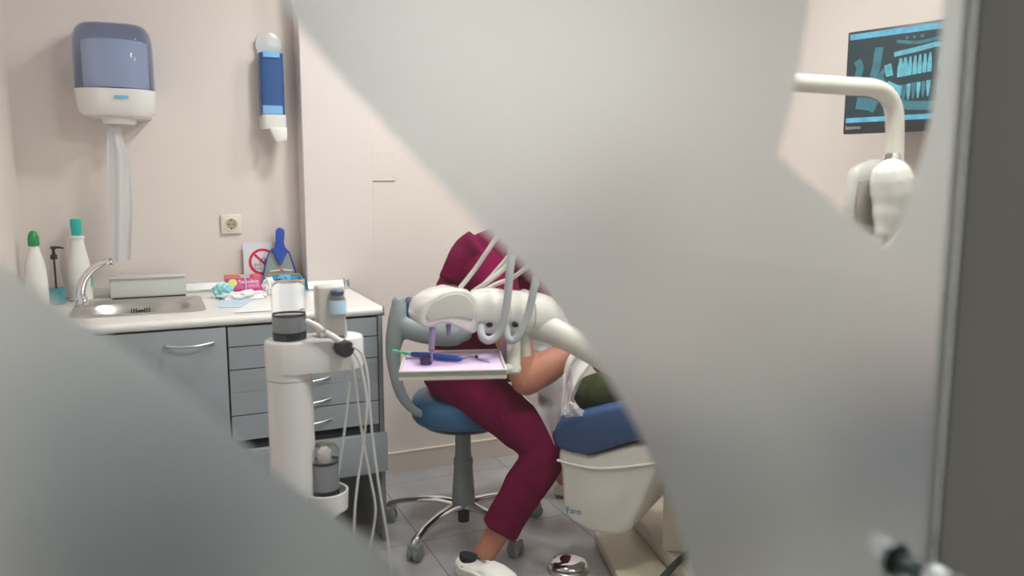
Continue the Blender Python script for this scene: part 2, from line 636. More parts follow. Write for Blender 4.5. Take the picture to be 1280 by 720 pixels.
loP = catmull([V(*fp(*p), 0) for p in edge_lo], 4)
# the cut-out (clear glass) of the emblem on the left: closed outline
cut1 = [(p.x, p.y) for p in upP] + [(p.x, p.y) for p in loP[::-1]]
cut1 += [(-0.30, 1.36), (-0.33, 1.50), (-0.22, 1.62), (-0.05, 1.60)]
cut2 = [fp(*p) for p in right_cut]
cut2 = [(a[0] + (b[0] - a[0]) * k / 3, a[1] + (b[1] - a[1]) * k / 3) for a, b in zip(cut2, cut2[1:] + cut2[:1]) for k in range(3)]


def film_mesh(outer, holes, y):
    """sheet with holes; filled by triangulating its outline loops"""
    bm = bmesh.new()
    es = []
    for loop in [outer] + holes:
        if len(loop) == 4:
            loop = [(a[0] + (b[0] - a[0]) * k / 24, a[1] + (b[1] - a[1]) * k / 24) for a, b in zip(loop, loop[1:] + loop[:1]) for k in range(24)]
        vs = [bm.verts.new((x, y, z)) for x, z in loop]
        for k in range(len(vs)):
            es.append(bm.edges.new((vs[k], vs[(k + 1) % len(vs)])))
    bmesh.ops.triangle_fill(bm, use_beauty=True, use_dissolve=False, edges=es, normal=(0, -1, 0))
    return bm


bm = film_mesh([(FL, FB), (XF, FB), (XF, FT), (FL, FT)], [cut1, cut2], FY)
film = finish('frosted_film', bm, 'film', door, smooth=False)
if film.data.polygons[0].normal.y > 0:
    film.data.flip_normals()

# through-glass door knob near the closing edge
kp = at(1128, 704, YG)
bm = new_bm()
lathe(bm, [(0.010, -0.003), (0.012, -0.0005)], (kp.x, YG, kp.z), 32, axis=(0, 1, 0))
lathe(bm, [(0.0165, 0.0015), (0.0165, 0.006)], (kp.x, YG + 0.010, kp.z), 32, axis=(0, 1, 0), mi=0)
tube(bm, [(kp.x, YG - 0.032, kp.z), (kp.x, YG - 0.003, kp.z)], 0.009, 20)
h = finish('door_handle', bm, mat('dark_steel', (0.10, 0.13, 0.13, 1), 0.25, 0.6), door)
bm = new_bm()
lathe(bm, [(0.004, -0.062), (0.012, -0.0615), (0.0155, -0.058), (0.0165, -0.052), (0.0165, -0.036), (0.0145, -0.031), (0.009, -0.030)],
      (kp.x, YG, kp.z), 32, axis=(0, 1, 0))
lathe(bm, [(0.009, 0.016), (0.0165, 0.018), (0.0165, 0.042), (0.012, 0.048), (0.004, 0.049)], (kp.x, YG, kp.z), 32, axis=(0, 1, 0))
finish('chrome_knob', bm, 'chrome', h)

# ================================================================== COUNTER
YF = 2.82
ZT = 0.89
# worktop
bm = new_bm()
# sink opening: rectangle strips around it
SX0, SX1, SY0, SY1 = -0.26, 0.145, 2.99, 3.36
box(bm, (XL, YF + 0.01, ZT - 0.030), (SX0, YB, ZT))
box(bm, (SX1, YF + 0.01, ZT - 0.030), (COLX0, YB, ZT))
box(bm, (SX0, YF + 0.01, ZT - 0.030), (SX1, SY0, ZT))
box(bm, (SX0, SY1, ZT - 0.030), (SX1, YB, ZT))
box(bm, (COLX0, YF + 0.01, ZT - 0.030), (0.742, COLY, ZT))
tube(bm, [(XL, YF + 0.012, ZT - 0.015), (0.742, YF + 0.012, ZT - 0.015)], 0.0155, 24)
wt = finish('worktop', bm, 'worktop')
tag(wt, 'white laminate worktop with rounded front edge along the back wall', 'worktop')
bm = new_bm()
box(bm, (0.742, YF - 0.004, ZT - 0.033), (0.748, COLY, ZT + 0.002), 0.001)
finish('end_strip', bm, 'alu', wt)
bm = new_bm()
for (x0, x1, yb) in ((XL, COLX0, YB), (COLX0 - 0.0, 0.735, COLY)):
    box(bm, (x0, yb - 0.022, ZT), (x1, yb, ZT + 0.012), 0.002)
    prism(bm, [(x0, yb - 0.020, ZT + 0.012), (x0, yb - 0.008, ZT + 0.036), (x0, yb, ZT + 0.036), (x0, yb, ZT + 0.012)], (x1 - x0, 0, 0))
finish('upstand', bm, 'alu', wt, smooth=False)
bm = new_bm()
box(bm, (0.720, COLY - 0.026, ZT), (0.742, COLY, ZT + 0.042), 0.003)
finish('upstand_cap', bm, 'alu', wt)

# base cabinets
XG = 0.208


def handle(parent, x0, x1, z, y=YF):
    b = new_bm()
    n = 10
    pts = []
    for k in range(n + 1):
        t = k / n
        pts.append(V(x0 + (x1 - x0) * t, y - 0.004 - 0.024 * math.sin(PI * t) ** 0.8, z - 0.004 * math.sin(PI * t)))
    tube(b, pts, [0.0035] + [0.0046] * (n - 1) + [0.0035], 10, flat=(V(0, 1, 0), 0.8))
    for x in (x0, x1):
        tube(b, [(x, y - 0.006, z), (x, y + 0.004, z)], 0.006, 12)
    return finish('handle', b, 'alu', parent)


def cabinet_shell(t, x0, x1, side_right=False):
    b = new_bm()
    box(b, (x0, YF + 0.022, 0.26), (x0 + 0.016, 3.36, ZT - 0.032))
    box(b, (x1 - 0.016, YF + 0.022, 0.26), (x1, 3.36, ZT - 0.032))
    box(b, (x0 + 0.016, YF + 0.022, 0.26), (x1 - 0.016, 3.36, 0.276))
    box(b, (x0 + 0.016, 3.344, 0.276), (x1 - 0.016, 3.36, ZT - 0.032))
    box(b, (x0 + 0.016, YF + 0.024, 0.42), (x1 - 0.016, 3.344, 0.436), mi=1)
    box(b, (x0, 3.19, 0), (x1, 3.205, 0.26))
    finish('carcass', b, ['carcass', 'gap'], t, smooth=False)


sink_cab = thing('sink_cabinet', 'blue-grey base cabinet with a single door below the sink', 'cabinet', (-0.12, 3.09, 0))
cabinet_shell(sink_cab, XL, XG - 0.002)
bm = new_bm(); box(bm, (-0.24, YF, 0.285), (XG - 0.003, YF + 0.019, ZT - 0.036), 0.0015)
dr = finish('door', bm, 'cabinet', sink_cab)
handle(dr, 0.018, 0.165, 0.807)
bm = new_bm(); box(bm, (XL, YF, 0.285), (-0.244, YF + 0.019, ZT - 0.036), 0.0015)
finish('filler_panel', bm, 'cabinet', sink_cab)

dcab = thing('drawer_cabinet', 'blue-grey drawer unit with bowed metal handles under the right end of the worktop', 'cabinet', (0.47, 3.09, 0))
cabinet_shell(dcab, XG + 0.002, 0.722)
zz = [0.854, 0.785, 0.706, 0.627, 0.546, 0.456]
for a, b_ in zip(zz[:-1], zz[1:]):
    bm = new_bm()
    ga, gb = (0.0003 if a == 0.627 else 0.0018), (0.0003 if b_ == 0.627 else 0.0018)
    box(bm, (XG + 0.003, YF, b_ + gb), (0.720, YF + 0.019, a - ga), 0.0006, 1)
    d = finish('drawer', bm, 'cabinet', dcab)
    hz = a - 0.042 if b_ < 0.7 else (a + b_) / 2
    if b_ < 0.70:
        handle(d, 0.395, 0.545, {0.627: 0.650, 0.546: 0.572, 0.456: 0.497}[b_])
bm = new_bm(); box(bm, (0.724, YF - 0.002, 0.0), (0.740, 3.36, ZT - 0.032), 0.001)
finish('end_panel', bm, 'carcass', dcab)
bm = new_bm(); box(bm, (XG + 0.003, YF - 0.035, 0.285), (0.742, YF - 0.006, 0.428), 0.002)
finish('lower_drawer', bm, 'cabinet', dcab)

# ------------------------------------------------------------------ sink
sink = thing('sink', 'inset stainless steel sink with an oval bowl in the worktop', 'sink', (-0.06, 3.17, ZT))
bm = new_bm()
# rim plate with oval bowl lofted down
cx, cy = (SX0 + SX1) / 2, (SY0 + SY1) / 2 - 0.015
hx, hy = (SX1 - SX0) / 2 + 0.012, (SY1 - SY0) / 2 + 0.012
N = 64


def sup(rx, ry, e, k, ccx, ccy, z):
    a = 2 * PI * k / N
    c, s = math.cos(a), math.sin(a)
    return V(ccx + rx * math.copysign(abs(c) ** (2 / e), c), ccy + ry * math.copysign(abs(s) ** (2 / e), s), z)


rows = [(hx, hy, 14, cx, cy + 0.015, ZT + 0.0005), (hx, hy, 14, cx, cy + 0.015, ZT + 0.004), (hx - 0.008, hy - 0.008, 12, cx, cy + 0.015, ZT + 0.005),
        (0.176, 0.125, 3.0, cx - 0.008, cy - 0.03, ZT + 0.004), (0.170, 0.119, 3.0, cx - 0.008, cy - 0.03, ZT - 0.004),
        (0.160, 0.110, 3.0, cx - 0.008, cy - 0.03, ZT - 0.05), (0.145, 0.098, 3.2, cx - 0.008, cy - 0.03, ZT - 0.115),
        (0.10, 0.07, 3.0, cx - 0.008, cy - 0.03, ZT - 0.13), (0.03, 0.03, 2, cx - 0.008, cy - 0.03, ZT - 0.134)]
rg = [[bm.verts.new(sup(r[0], r[1], r[2], k, r[3], r[4], r[5])) for k in range(N)] for r in rows]
for a, b_ in zip(rg[:-1], rg[1:]):
    for k in range(N):
        bm.faces.new((a[k], a[(k + 1) % N], b_[(k + 1) % N], b_[k]))
bm.faces.new(rg[-1])
bowl = finish('bowl', bm, 'steel', sink, angle=50)
bm = new_bm()
# overflow slots on the back wall of the bowl
for dx in (-0.030, -0.022, -0.014, 0.014, 0.022, 0.030):
    box(bm, (cx + dx - 0.0016, cy + 0.0755, ZT - 0.036), (cx + dx + 0.0016, cy + 0.0795, ZT - 0.014))
box(bm, (cx - 0.010, cy + 0.0755, ZT - 0.027), (cx + 0.010, cy + 0.0795, ZT - 0.021))
finish('overflow', bm, 'gap', sink, smooth=False)

faucet = thing('faucet', 'curved chrome swan-neck tap at the left end of the sink', 'tap', (-0.245, 3.33, ZT))
bm = new_bm()
fb = atz(104, 379, ZT + 0.006)
fy = fb.y
pts = [V(fb.x, fy, ZT + 0.02), at(101, 367, fy), at(104, 352, fy - 0.01), at(111, 341, fy - 0.02), at(120, 333, fy - 0.03), at(130, 328, fy - 0.04), at(138, 326, fy - 0.05)]
tube(bm, pts, [0.0165, 0.0155, 0.0145, 0.0135, 0.0125, 0.0115, 0.0115], 16, sm=6)
finish('spout', bm, 'chrome', faucet)
bm = new_bm()
lathe(bm, [(0.026, -0.002), (0.026, 0.004), (0.019, 0.010), (0.0145, 0.024), (0.0135, 0.028)], (fb.x, fy, ZT + 0.004), 28)
finish('base_flange', bm, 'chrome', faucet)
bm = new_bm()
tip = at(137, 327, fy - 0.05)
lathe(bm, [(0.009, 0.014), (0.0125, 0.010), (0.0125, -0.010), (0.010, -0.013)], tip, 20)
finish('aerator', bm, 'chrome', faucet)

# grey tray standing behind the sink
bm = new_bm()
a, b_, c_, d_ = at(137, 345, 3.44), at(232, 342, 3.44), at(233, 369, 3.44), at(139, 373, 3.44)
box(bm, (a.x, 3.405, ZT + 0.004), (c_.x, 3.447, ZT + 0.082), 0.004, 2)
box(bm, (a.x + 0.003, 3.398, ZT + 0.076), (c_.x - 0.003, 3.452, ZT + 0.086), 0.003, 2)
o = finish('storage_tray', bm, mat('grey_tray', (0.62, 0.62, 0.60, 1), 0.45))
tag(o, 'long pale grey box standing on the worktop behind the sink', 'box')
bm = new_bm(); box(bm, (a.x + 0.006, 3.400, ZT + 0.0003), (c_.x - 0.004, 3.445, ZT + 0.0045))
finish('foot_strip', bm, 'rubber', o)

# bottles on the left end
P = atz(53, 381, ZT)
t = thing('cleaner_bottle', 'white plastic bottle with a green cap at the far left of the worktop', 'bottle', (-0.392, 3.33, ZT))
c0 = V(-0.392, 3.33, ZT + 0.0008)
bm = new_bm()
lathe(bm, [(0.030, 0), (0.036, 0.004), (0.037, 0.05), (0.035, 0.12), (0.030, 0.165), (0.021, 0.195), (0.0155, 0.215), (0.0155, 0.222)], c0, 32, sy=0.8)
finish('bottle_body', bm, 'white_pl', t)
bm = new_bm()
lathe(bm, [(0.0175, 0.219), (0.0185, 0.222), (0.018, 0.248), (0.0155, 0.258), (0.0115, 0.268), (0.006, 0.273)], c0, 24)
finish('cap', bm, 'green', t)

c1 = V(-0.335, 3.36, ZT + 0.0008)
t = thing('pump_bottle', 'clear pump bottle half full of blue liquid beside the green-capped bottle', 'bottle', c1)
bm = new_bm()
lathe(bm, [(0.026, 0), (0.029, 0.004), (0.029, 0.045), (0.026, 0.075), (0.018, 0.11), (0.012, 0.14), (0.010, 0.165), (0.010, 0.17)], c1, 28)
finish('bottle_body', bm, 'glass', t)
bm = new_bm()
lathe(bm, [(0.024, 0.003), (0.0268, 0.006), (0.0268, 0.045), (0.0255, 0.060)], c1, 28)
finish('liquid', bm, 'liquid', t)
bm = new_bm()
lathe(bm, [(0.0035, 0.03), (0.0035, 0.178)], c1, 10)
lathe(bm, [(0.0115, 0.166), (0.012, 0.180), (0.006, 0.186), (0.005, 0.200), (0.009, 0.203), (0.010, 0.212), (0.004, 0.214)], c1, 20)
tube(bm, [c1 + V(-0.004, 0, 0.208), c1 + V(0.018, -0.006, 0.209), c1 + V(0.034, -0.01, 0.206)], [0.006, 0.004, 0.003], 10)
finish('pump', bm, 'black', t)

c2 = V(-0.262, 3.43, ZT + 0.0008)
t = thing('detergent_bottle', 'tall white bottle with a teal cap behind the tap', 'bottle', c2)
bm = new_bm()
lathe(bm, [(0.035, 0), (0.041, 0.005), (0.042, 0.06), (0.041, 0.11), (0.036, 0.155), (0.028, 0.19), (0.024, 0.215), (0.023, 0.232), (0.027, 0.236), (0.027, 0.243), (0.018, 0.246), (0.018, 0.250)], c2, 32, sy=0.75)
bb = finish('bottle_body', bm, 'white_pl', t)
bm = new_bm()
lathe(bm, [(0.0165, 0.246), (0.0175, 0.248), (0.0178, 0.268), (0.0190, 0.270), (0.0198, 0.303), (0.0188, 0.308), (0.006, 0.309)], c2, 28)
finish('cap', bm, 'teal', t)
bm = new_bm()
for zz0, zz1, a0, a1, mi in ((0.05, 0.125, -0.5, 0.25, 0), (0.035, 0.055, -0.35, 0.2, 1)):
    prev = None
    for k in range(9):
        a_ = a0 + (a1 - a0) * k / 8
        va = bm.verts.new(c2 + V(0.0426 * math.cos(a_), 0.0426 * 0.75 * math.sin(a_), zz0))
        vb = bm.verts.new(c2 + V(0.0422 * math.cos(a_), 0.0422 * 0.75 * math.sin(a_), zz1))
        if prev:
            bm.faces.new((prev[0], va, vb, prev[1])).material_index = mi
        prev = (va, vb)
finish('label_sticker', bm, ['tealabel', 'yellow'], bb)

# ------------------------------------------------------------------ paper towel dispenser
pt = thing('paper_towel_dispenser', 'wall-mounted centrefeed paper towel dispenser with a smoky blue cover above the sink', 'paper towel dispenser', (-0.098, 3.5, 1.75))
x0, x1 = -0.231, 0.037
xc = (x0 + x1) / 2
zb0, zb1, ztop = 1.572, 1.668, 1.905


def rrect_section(xa, xb, ya, yb, rad, n=6):
    """rounded towards -y (front), square at the wall"""
    pts = [(xa, yb)]
    for k in range(n + 1):
        a_ = PI + PI / 2 * k / n
        pts.append((xa + rad + rad * math.cos(a_), ya + rad + rad * math.sin(a_)))
    for k in range(n + 1):
        a_ = -PI / 2 + PI / 2 * k / n
        pts.append((xb - rad + rad * math.cos(a_), ya + rad + rad * math.sin(a_)))
    pts.append((xb, yb))
    return pts


def section_loft(bm, secs, cap=True):
    rings = [[bm.verts.new((x, y, z)) for x, y in s] for s, z in secs]
    n = len(rings[0])
    for a_, b2 in zip(rings[:-1], rings[1:]):
        for k in range(n):
            bm.faces.new((a_[k], a_[(k + 1) % n], b2[(k + 1) % n], b2[k]))
    if cap:
        bm.faces.new(rings[0][::-1]); bm.faces.new(rings[-1])


Yw = YB - 0.0005
bm = new_bm()
section_loft(bm, [(rrect_section(xc - 0.085, xc + 0.085, 3.36, Yw, 0.05), zb0 - 0.004),
                  (rrect_section(x0 + 0.018, x1 - 0.018, 3.30, Yw, 0.08), zb0 + 0.004),
                  (rrect_section(x0 + 0.006, x1 - 0.006, 3.285, Yw, 0.085), zb0 + 0.022),
                  (rrect_section(x0, x1, 3.275, Yw, 0.09), zb0 + 0.07),
                  (rrect_section(x0 - 0.001, x1 + 0.001, 3.27, Yw, 0.09), zb1)])
finish('lower_housing', bm, 'white_pl', pt, angle=35)
bm = new_bm()
lathe(bm, [(0.030, 0.0), (0.052, 0.001), (0.060, 0.012), (0.062, 0.030)], (xc + 0.006, 3.385, zb0 - 0.026), 32)
finish('outlet_nozzle', bm, 'white_pl', pt)
bm = new_bm()
secs = [(rrect_section(x0, x1, 3.275, Yw, 0.09), zb1 + 0.001), (rrect_section(x0 + 0.001, x1 - 0.001, 3.277, Yw, 0.09), ztop - 0.07)]
for k in range(1, 8):
    a_ = k / 7 * PI / 2
    dd = 0.042 * (1 - math.cos(a_))
    secs.append((rrect_section(x0 + 0.002 + dd, x1 - 0.002 - dd, 3.28 + dd * 1.3, Yw, max(0.02, 0.088 - dd)), ztop - 0.07 + 0.07 * math.sin(a_)))
section_loft(bm, secs)
cv = finish('cover', bm, 'bluecover', pt, angle=50)
bm = new_bm()
lathe(bm, [(0.018, 0.0), (0.100, 0.0), (0.101, 0.004), (0.101, 0.165), (0.099, 0.168), (0.018, 0.168)], (xc + 0.004, 3.388, zb1 + 0.006), 40)
finish('paper_roll', bm, 'roll', pt)
bm = new_bm(); box(bm, (xc - 0.002, 3.2695, zb1 - 0.033), (xc + 0.044, 3.274, zb1 - 0.024))
finish('brand_label', bm, 'skyblue', pt, smooth=False)
# hanging towel
bm = new_bm()
NU, NV = 16, 30
z0t, z1t = zb0 - 0.024, 1.040
g = []
for j in range(NV + 1):
    t_ = j / NV
    z = z0t + (z1t - z0t) * t_
    ypx = 158 + 162 * t_
    wl = at(interp(ypx, [(158, 134), (200, 134), (260, 137), (322, 141)]), ypx, 3.37).x
    wr = at(interp(ypx, [(158, 151), (176, 153), (192, 161), (200, 163), (260, 165.5), (322, 163)]), ypx, 3.37).x
    row = []
    for i in range(NU + 1):
        u_ = i / NU
        x = wl + (wr - wl) * u_
        y = 3.37 + 0.005 * math.sin(u_ * 8 + t_ * 2.2) + 0.0015 * math.sin(u_ * 19 + t_ * 5)
        row.append(bm.verts.new((x, y, z)))
    g.append(row)
for j in range(NV):
    for i in range(NU):
        bm.faces.new((g[j][i], g[j][i + 1], g[j + 1][i + 1], g[j + 1][i]))
bmesh.ops.solidify(bm, geom=bm.faces[:], thickness=0.0016)
tw = finish('hanging_towel', bm, 'paper', pt, angle=60)

# ------------------------------------------------------------------ soap dispenser
sd = thing('soap_dispenser', 'narrow wall-mounted soap dispenser with a clear blue reservoir beside the column', 'soap dispenser', (0.478, 3.5, 1.7))
bm = new_bm()
xs = 0.469
poly = []
for k in range(24):
    a_ = -0.15 * PI + 1.3 * PI * k / 23
    poly.append(V(xs + 0.052 * math.cos(a_), Yw, 1.884 + 0.051 * math.sin(a_)))
poly += [V(xs - 0.043, Yw, 1.60), V(xs + 0.045, Yw, 1.60)]
prism(bm, poly, (0, -0.018, 0), 0.003, 2)
finish('back_plate', bm, mat('pale_grey_plastic', (0.66, 0.67, 0.67, 1), 0.25, coat=0.3), sd)
bm = new_bm()
section_loft(bm, [(rrect_section(xs - 0.046, xs + 0.048, 3.41, Yw - 0.019, 0.022), z) for z in (1.600, 1.845)])
finish('reservoir', bm, 'soapblue', sd, angle=30)
bm = new_bm()
section_loft(bm, [(rrect_section(xs - 0.034, xs + 0.032, 3.404, 3.409, 0.004), z) for z in (1.826, 1.850)])
finish('level_window', bm, 'soaplight', sd, angle=30)
bm = new_bm()
section_loft(bm, [(rrect_section(xs - 0.042, xs + 0.036, 3.404, 3.409, 0.004), z) for z in (1.605, 1.638)])
finish('level_window', bm, 'soaplight', sd, angle=30)
bm = new_bm()
section_loft(bm, [(rrect_section(xs - 0.040, xs + 0.044, 3.402, Yw, 0.016), 1.545), (rrect_section(xs - 0.044, xs + 0.048, 3.395, Yw, 0.018), 1.556), (rrect_section(xs - 0.045, xs + 0.049, 3.393, Yw, 0.018), 1.602)])
finish('pump_housing', bm, 'white_pl', sd, angle=35)
bm = new_bm()
prism(bm, [(xs - 0.022, 3.37, 1.548), (xs + 0.046, 3.37, 1.552), (xs + 0.044, 3.37, 1.500), (xs + 0.004, 3.37, 1.490), (xs - 0.008, 3.37, 1.512)], (0, 0.05, 0), 0.005)
finish('push_lever', bm, 'white_pl', sd)

# ------------------------------------------------------------------ power socket
ps = thing('power_socket', 'ivory wall socket between the towel dispenser and the dustpan', 'socket', (0.295, 3.5, 1.163))
bm = new_bm(); box(bm, (0.254, Yw - 0.012, 1.122), (0.336, Yw, 1.204), 0.006, 3)
lathe(bm, [(0.027, 0.0), (0.0275, 0.003), (0.024, 0.004), (0.0215, 0.001)], (0.295, Yw - 0.0118, 1.163), 32, axis=(0, -1, 0))
finish('faceplate', bm, 'sock_ivory', ps)
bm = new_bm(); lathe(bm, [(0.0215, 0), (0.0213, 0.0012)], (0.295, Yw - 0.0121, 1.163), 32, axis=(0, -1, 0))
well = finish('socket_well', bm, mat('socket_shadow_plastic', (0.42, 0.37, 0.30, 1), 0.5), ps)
bm = new_bm()
for dx, dz in ((-0.0095, 0), (0.0095, 0), (0, 0.0175), (0, -0.0175)):
    bm = new_bm()
    lathe(bm, [(0.0032, 0), (0.003, 0.0006)], (0.295 + dx, Yw - 0.0135, 1.163 + dz), 12, axis=(0, -1, 0))
    finish('pin_hole', bm, 'black', ps)

# access plate on the wall right of the column
ap = thing('access_plate', 'flush square cover plate on the wall just right of the column', 'cover plate', (0.94, 3.5, 1.4))
bm = new_bm(); box(bm, (0.885, Yw - 0.006, 1.338), (0.992, Yw, 1.468), 0.001, 1)
finish('plate', bm, 'wall', ap)
for sx_ in (0.913, 0.980):
    for sz in (1.352, 1.454):
        bm = new_bm()
        lathe(bm, [(0.004, 0), (0.0035, 0.001)], (sx_, Yw - 0.006, sz), 12, axis=(0, -1, 0))
        finish('screw', bm, 'baseb', ap)

# ------------------------------------------------------------------ prohibition sign card leaning on the wall
sg = thing('prohibition_sign', 'white card with a red crossed circle leaning on the wall behind the dustpan', 'sign', (0.405, 3.47, ZT))
ysg = 3.478
a = at(303, 307, ysg); b_ = at(352, 352, ysg)
bm = new_bm(); box(bm, (0.335, ysg, ZT + 0.0005), (0.470, ysg + 0.002, 1.086))
finish('card', bm, 'card', sg, smooth=False)
cs = at(328, 327, ysg)
bm = new_bm()
prevs = None
for k in range(49):
    a_ = 2 * PI * k / 48
    vo = bm.verts.new((cs.x + 0.055 * math.cos(a_), ysg - 0.0006, cs.z + 0.055 * math.sin(a_)))
    vi = bm.verts.new((cs.x + 0.044 * math.cos(a_), ysg - 0.0006, cs.z + 0.044 * math.sin(a_)))
    if prevs:
        bm.faces.new((prevs[0], vo, vi, prevs[1]))
    prevs = (vo, vi)
d45 = 0.7071
for s_ in (1,):
    q = [V(-d45, 0, d45) * 0.047, V(d45, 0, -d45) * 0.047]
    nrm = V(d45, 0, d45) * 0.005
    bm.faces.new([bm.verts.new(V(cs.x, ysg - 0.0009, cs.z) + p_) for p_ in (q[0] - nrm, q[1] - nrm, q[1] + nrm, q[0] + nrm)])
finish('red_circle', bm, 'red', sg, smooth=False)
bm = new_bm()


def line2(bm, pts, wd, y):
    tube(bm, [V(p[0], y, p[1]) for p in pts], wd, 6, flat=(V(0, 1, 0), 0.2))


def sp(dx, dz):
    return (cs.x + dx, cs.z + dz)


line2(bm, [sp(-0.030, -0.008), sp(-0.030, -0.028), sp(-0.006, -0.028), sp(-0.006, -0.012), sp(-0.014, -0.010), sp(-0.018, -0.016), sp(-0.026, -0.008), sp(-0.030, -0.008)], 0.0011, ysg - 0.0014)
line2(bm, [sp(-0.012, -0.008), sp(-0.006, 0.004), sp(-0.002, 0.012), sp(0.006, 0.017), sp(0.013, 0.012), sp(0.013, 0.004)], 0.0011, ysg - 0.0014)
box(bm, (cs.x + 0.008, ysg - 0.0016, cs.z - 0.004), (cs.x + 0.022, ysg - 0.0011, cs.z + 0.010))
finish('pictogram', bm, 'ink', sg, smooth=False)

# ------------------------------------------------------------------ dustpan leaning on wall
dp = thing('dustpan', 'small grey-green pan with a blue handle leaning upright against the wall', 'dustpan', (0.48, 3.45, ZT))
yd = 3.452


def dpx(x, y, Y=yd):
    return at(x, y, Y)


outline = [(333, 353), (329, 345), (331, 335), (334, 322), (337, 315), (341, 311), (345, 312), (356, 312), (361, 315), (364, 323), (368, 335), (371, 347), (372, 353)]
bm = new_bm()
prism(bm, [dpx(*p) for p in outline], (0, 0.012, 0), 0.002, 2)
finish('pan', bm, 'greygreen', dp)
rim = [dpx(*p, yd - 0.002) for p in outline]
bm = new_bm()
tube(bm, rim[1:-1], 0.0028, 8, sm=4)
finish('rim', bm, 'blue_h', dp)
hnd = [(349, 331), (345, 324), (342, 316), (338, 313), (343, 308), (344.5, 302), (344, 292), (344.2, 288), (346.5, 285), (349.5, 284), (353, 285.5), (355, 288), (355, 296), (354.2, 302), (356, 309), (361, 314), (356.5, 316), (354.5, 323), (352, 330)]
bm = new_bm()
prism(bm, [dpx(*p, yd - 0.004) for p in hnd], (0, -0.014, 0), 0.004, 3)
finish('handle', bm, 'blue_h', dp)

# ------------------------------------------------------------------ clutter on the worktop


def blob(bm, c, r, seed=0, amp=0.25, sc=3.0, mi=0, flatz=True):
    t = bmesh.new()
    bmesh.ops.create_icosphere(t, subdivisions=4, radius=1.0)
    for v in t.verts:
        n_ = noise.noise(v.co * sc + V(seed, seed * 2, 0)) * amp + noise.noise(v.co * sc * 2.5 + V(seed, 3, 1)) * amp * 0.5
        v.co = v.co * (1 + n_)
        v.co = V(v.co.x * r[0], v.co.y * r[1], v.co.z * r[2])
        v.co += Vector(c)
        if flatz and v.co.z < ZT + 0.0006:
            v.co.z = ZT + 0.0006
    add_geo(bm, t, mi)


# wipes pack: pillow pack with gusseted ends
wp = thing('wet_wipes_pack', 'magenta pillow pack with a round lime sticker lying on the worktop', 'pack', (0.32, 3.32, ZT))
yw = 3.30
pc = at(305, 359, yw)


def pillow(bm, cx_, cy_, cz, lx, ly, lz, seed, rotz=0.0, tilt=0.0):
    t = bmesh.new()
    nu, nv = 24, 14
    for sgn in (1, -1):
        g_ = []
        for i in range(nu + 1):
            row = []
            for j in range(nv + 1):
                u_ = i / nu * 2 - 1; v_ = j / nv * 2 - 1
                h_ = (1 - abs(u_) ** 5) ** 0.5 * (1 - abs(v_) ** 3) ** 0.5
                k_ = noise.noise(V(u_ * 3 + seed, v_ * 3, sgn)) * 0.12
                row.append(t.verts.new((u_ * lx, v_ * ly * (1 - 0.03 * (1 - h_)), sgn * lz * (h_ * (1 + k_)))))
            g_.append(row)
        for i in range(nu):
            for j in range(nv):
                t.faces.new((g_[i][j], g_[i + 1][j], g_[i + 1][j + 1], g_[i][j + 1]))
    bmesh.ops.remove_doubles(t, verts=t.verts, dist=0.0003)
    R = Euler((tilt, 0, rotz)).to_matrix().to_4x4()
    bmesh.ops.transform(t, matrix=Matrix.Translation((cx_, cy_, cz)) @ R, verts=t.verts)
    add_geo(bm, t)
    return Matrix.Translation((cx_, cy_, cz)) @ R


bm = new_bm()
T = pillow(bm, pc.x + 0.002, 3.315, ZT + 0.040, 0.068, 0.035, 0.017, 2, 0.0, 0.95)
pk = finish('wrapper', bm, 'magenta', wp)
bm = new_bm()
lathe(bm, [(0.0165, 0.0), (0.0165, 0.0006)], T @ V(-0.043, 0.004, 0.0190), 28, axis=(T.to_3x3() @ V(0, 0, 1)))
finish('sticker', bm, 'lime', wp)
R3 = T.to_3x3()
text('lettering', 'Sensikin', 0.024, T @ V(-0.023, -0.002, 0.0205), R3, 'whitepaint', wp)
bm = new_bm()
t = bmesh.new()
bmesh.ops.create_cube(t, size=1)
for v in t.verts:
    v.co = V(v.co.x * 0.005 + 0.004, v.co.y * 0.070, v.co.z * 0.0015 + 0.0205)
bmesh.ops.transform(t, matrix=T, verts=t.verts)
add_geo(bm, t)
finish('seal_strip', bm, mat('lilac_strip', (0.45, 0.42, 0.62, 1), 0.4), wp)

# crumpled clear/aqua bag under and around the pack
bm = new_bm()
bc = at(300, 369, 3.22)
blob(bm, (pc.x - 0.078, 3.285, ZT + 0.022), (0.034, 0.040, 0.034), 1, 0.5, 2.6)
o = finish('plastic_bag', bm, 'aqua')
tag(o, 'crumpled aqua plastic bag peeking out left of the magenta pack', 'plastic bag')
bm = new_bm()
blob(bm, (pc.x - 0.010, 3.228, ZT + 0.009), (0.078, 0.036, 0.020), 5, 0.5, 2.2)
o = finish('crumpled_tissue', bm, 'paper')
tag(o, 'crumpled white tissue lying in front of the magenta pack', 'tissue')
bm = new_bm()
blob(bm, (pc.x + 0.096, 3.30, ZT + 0.032), (0.026, 0.022, 0.036), 9, 0.5, 2.2)
o = finish('folded_tissue', bm, 'paper')
tag(o, 'upright crumpled white tissue right of the magenta pack', 'tissue')
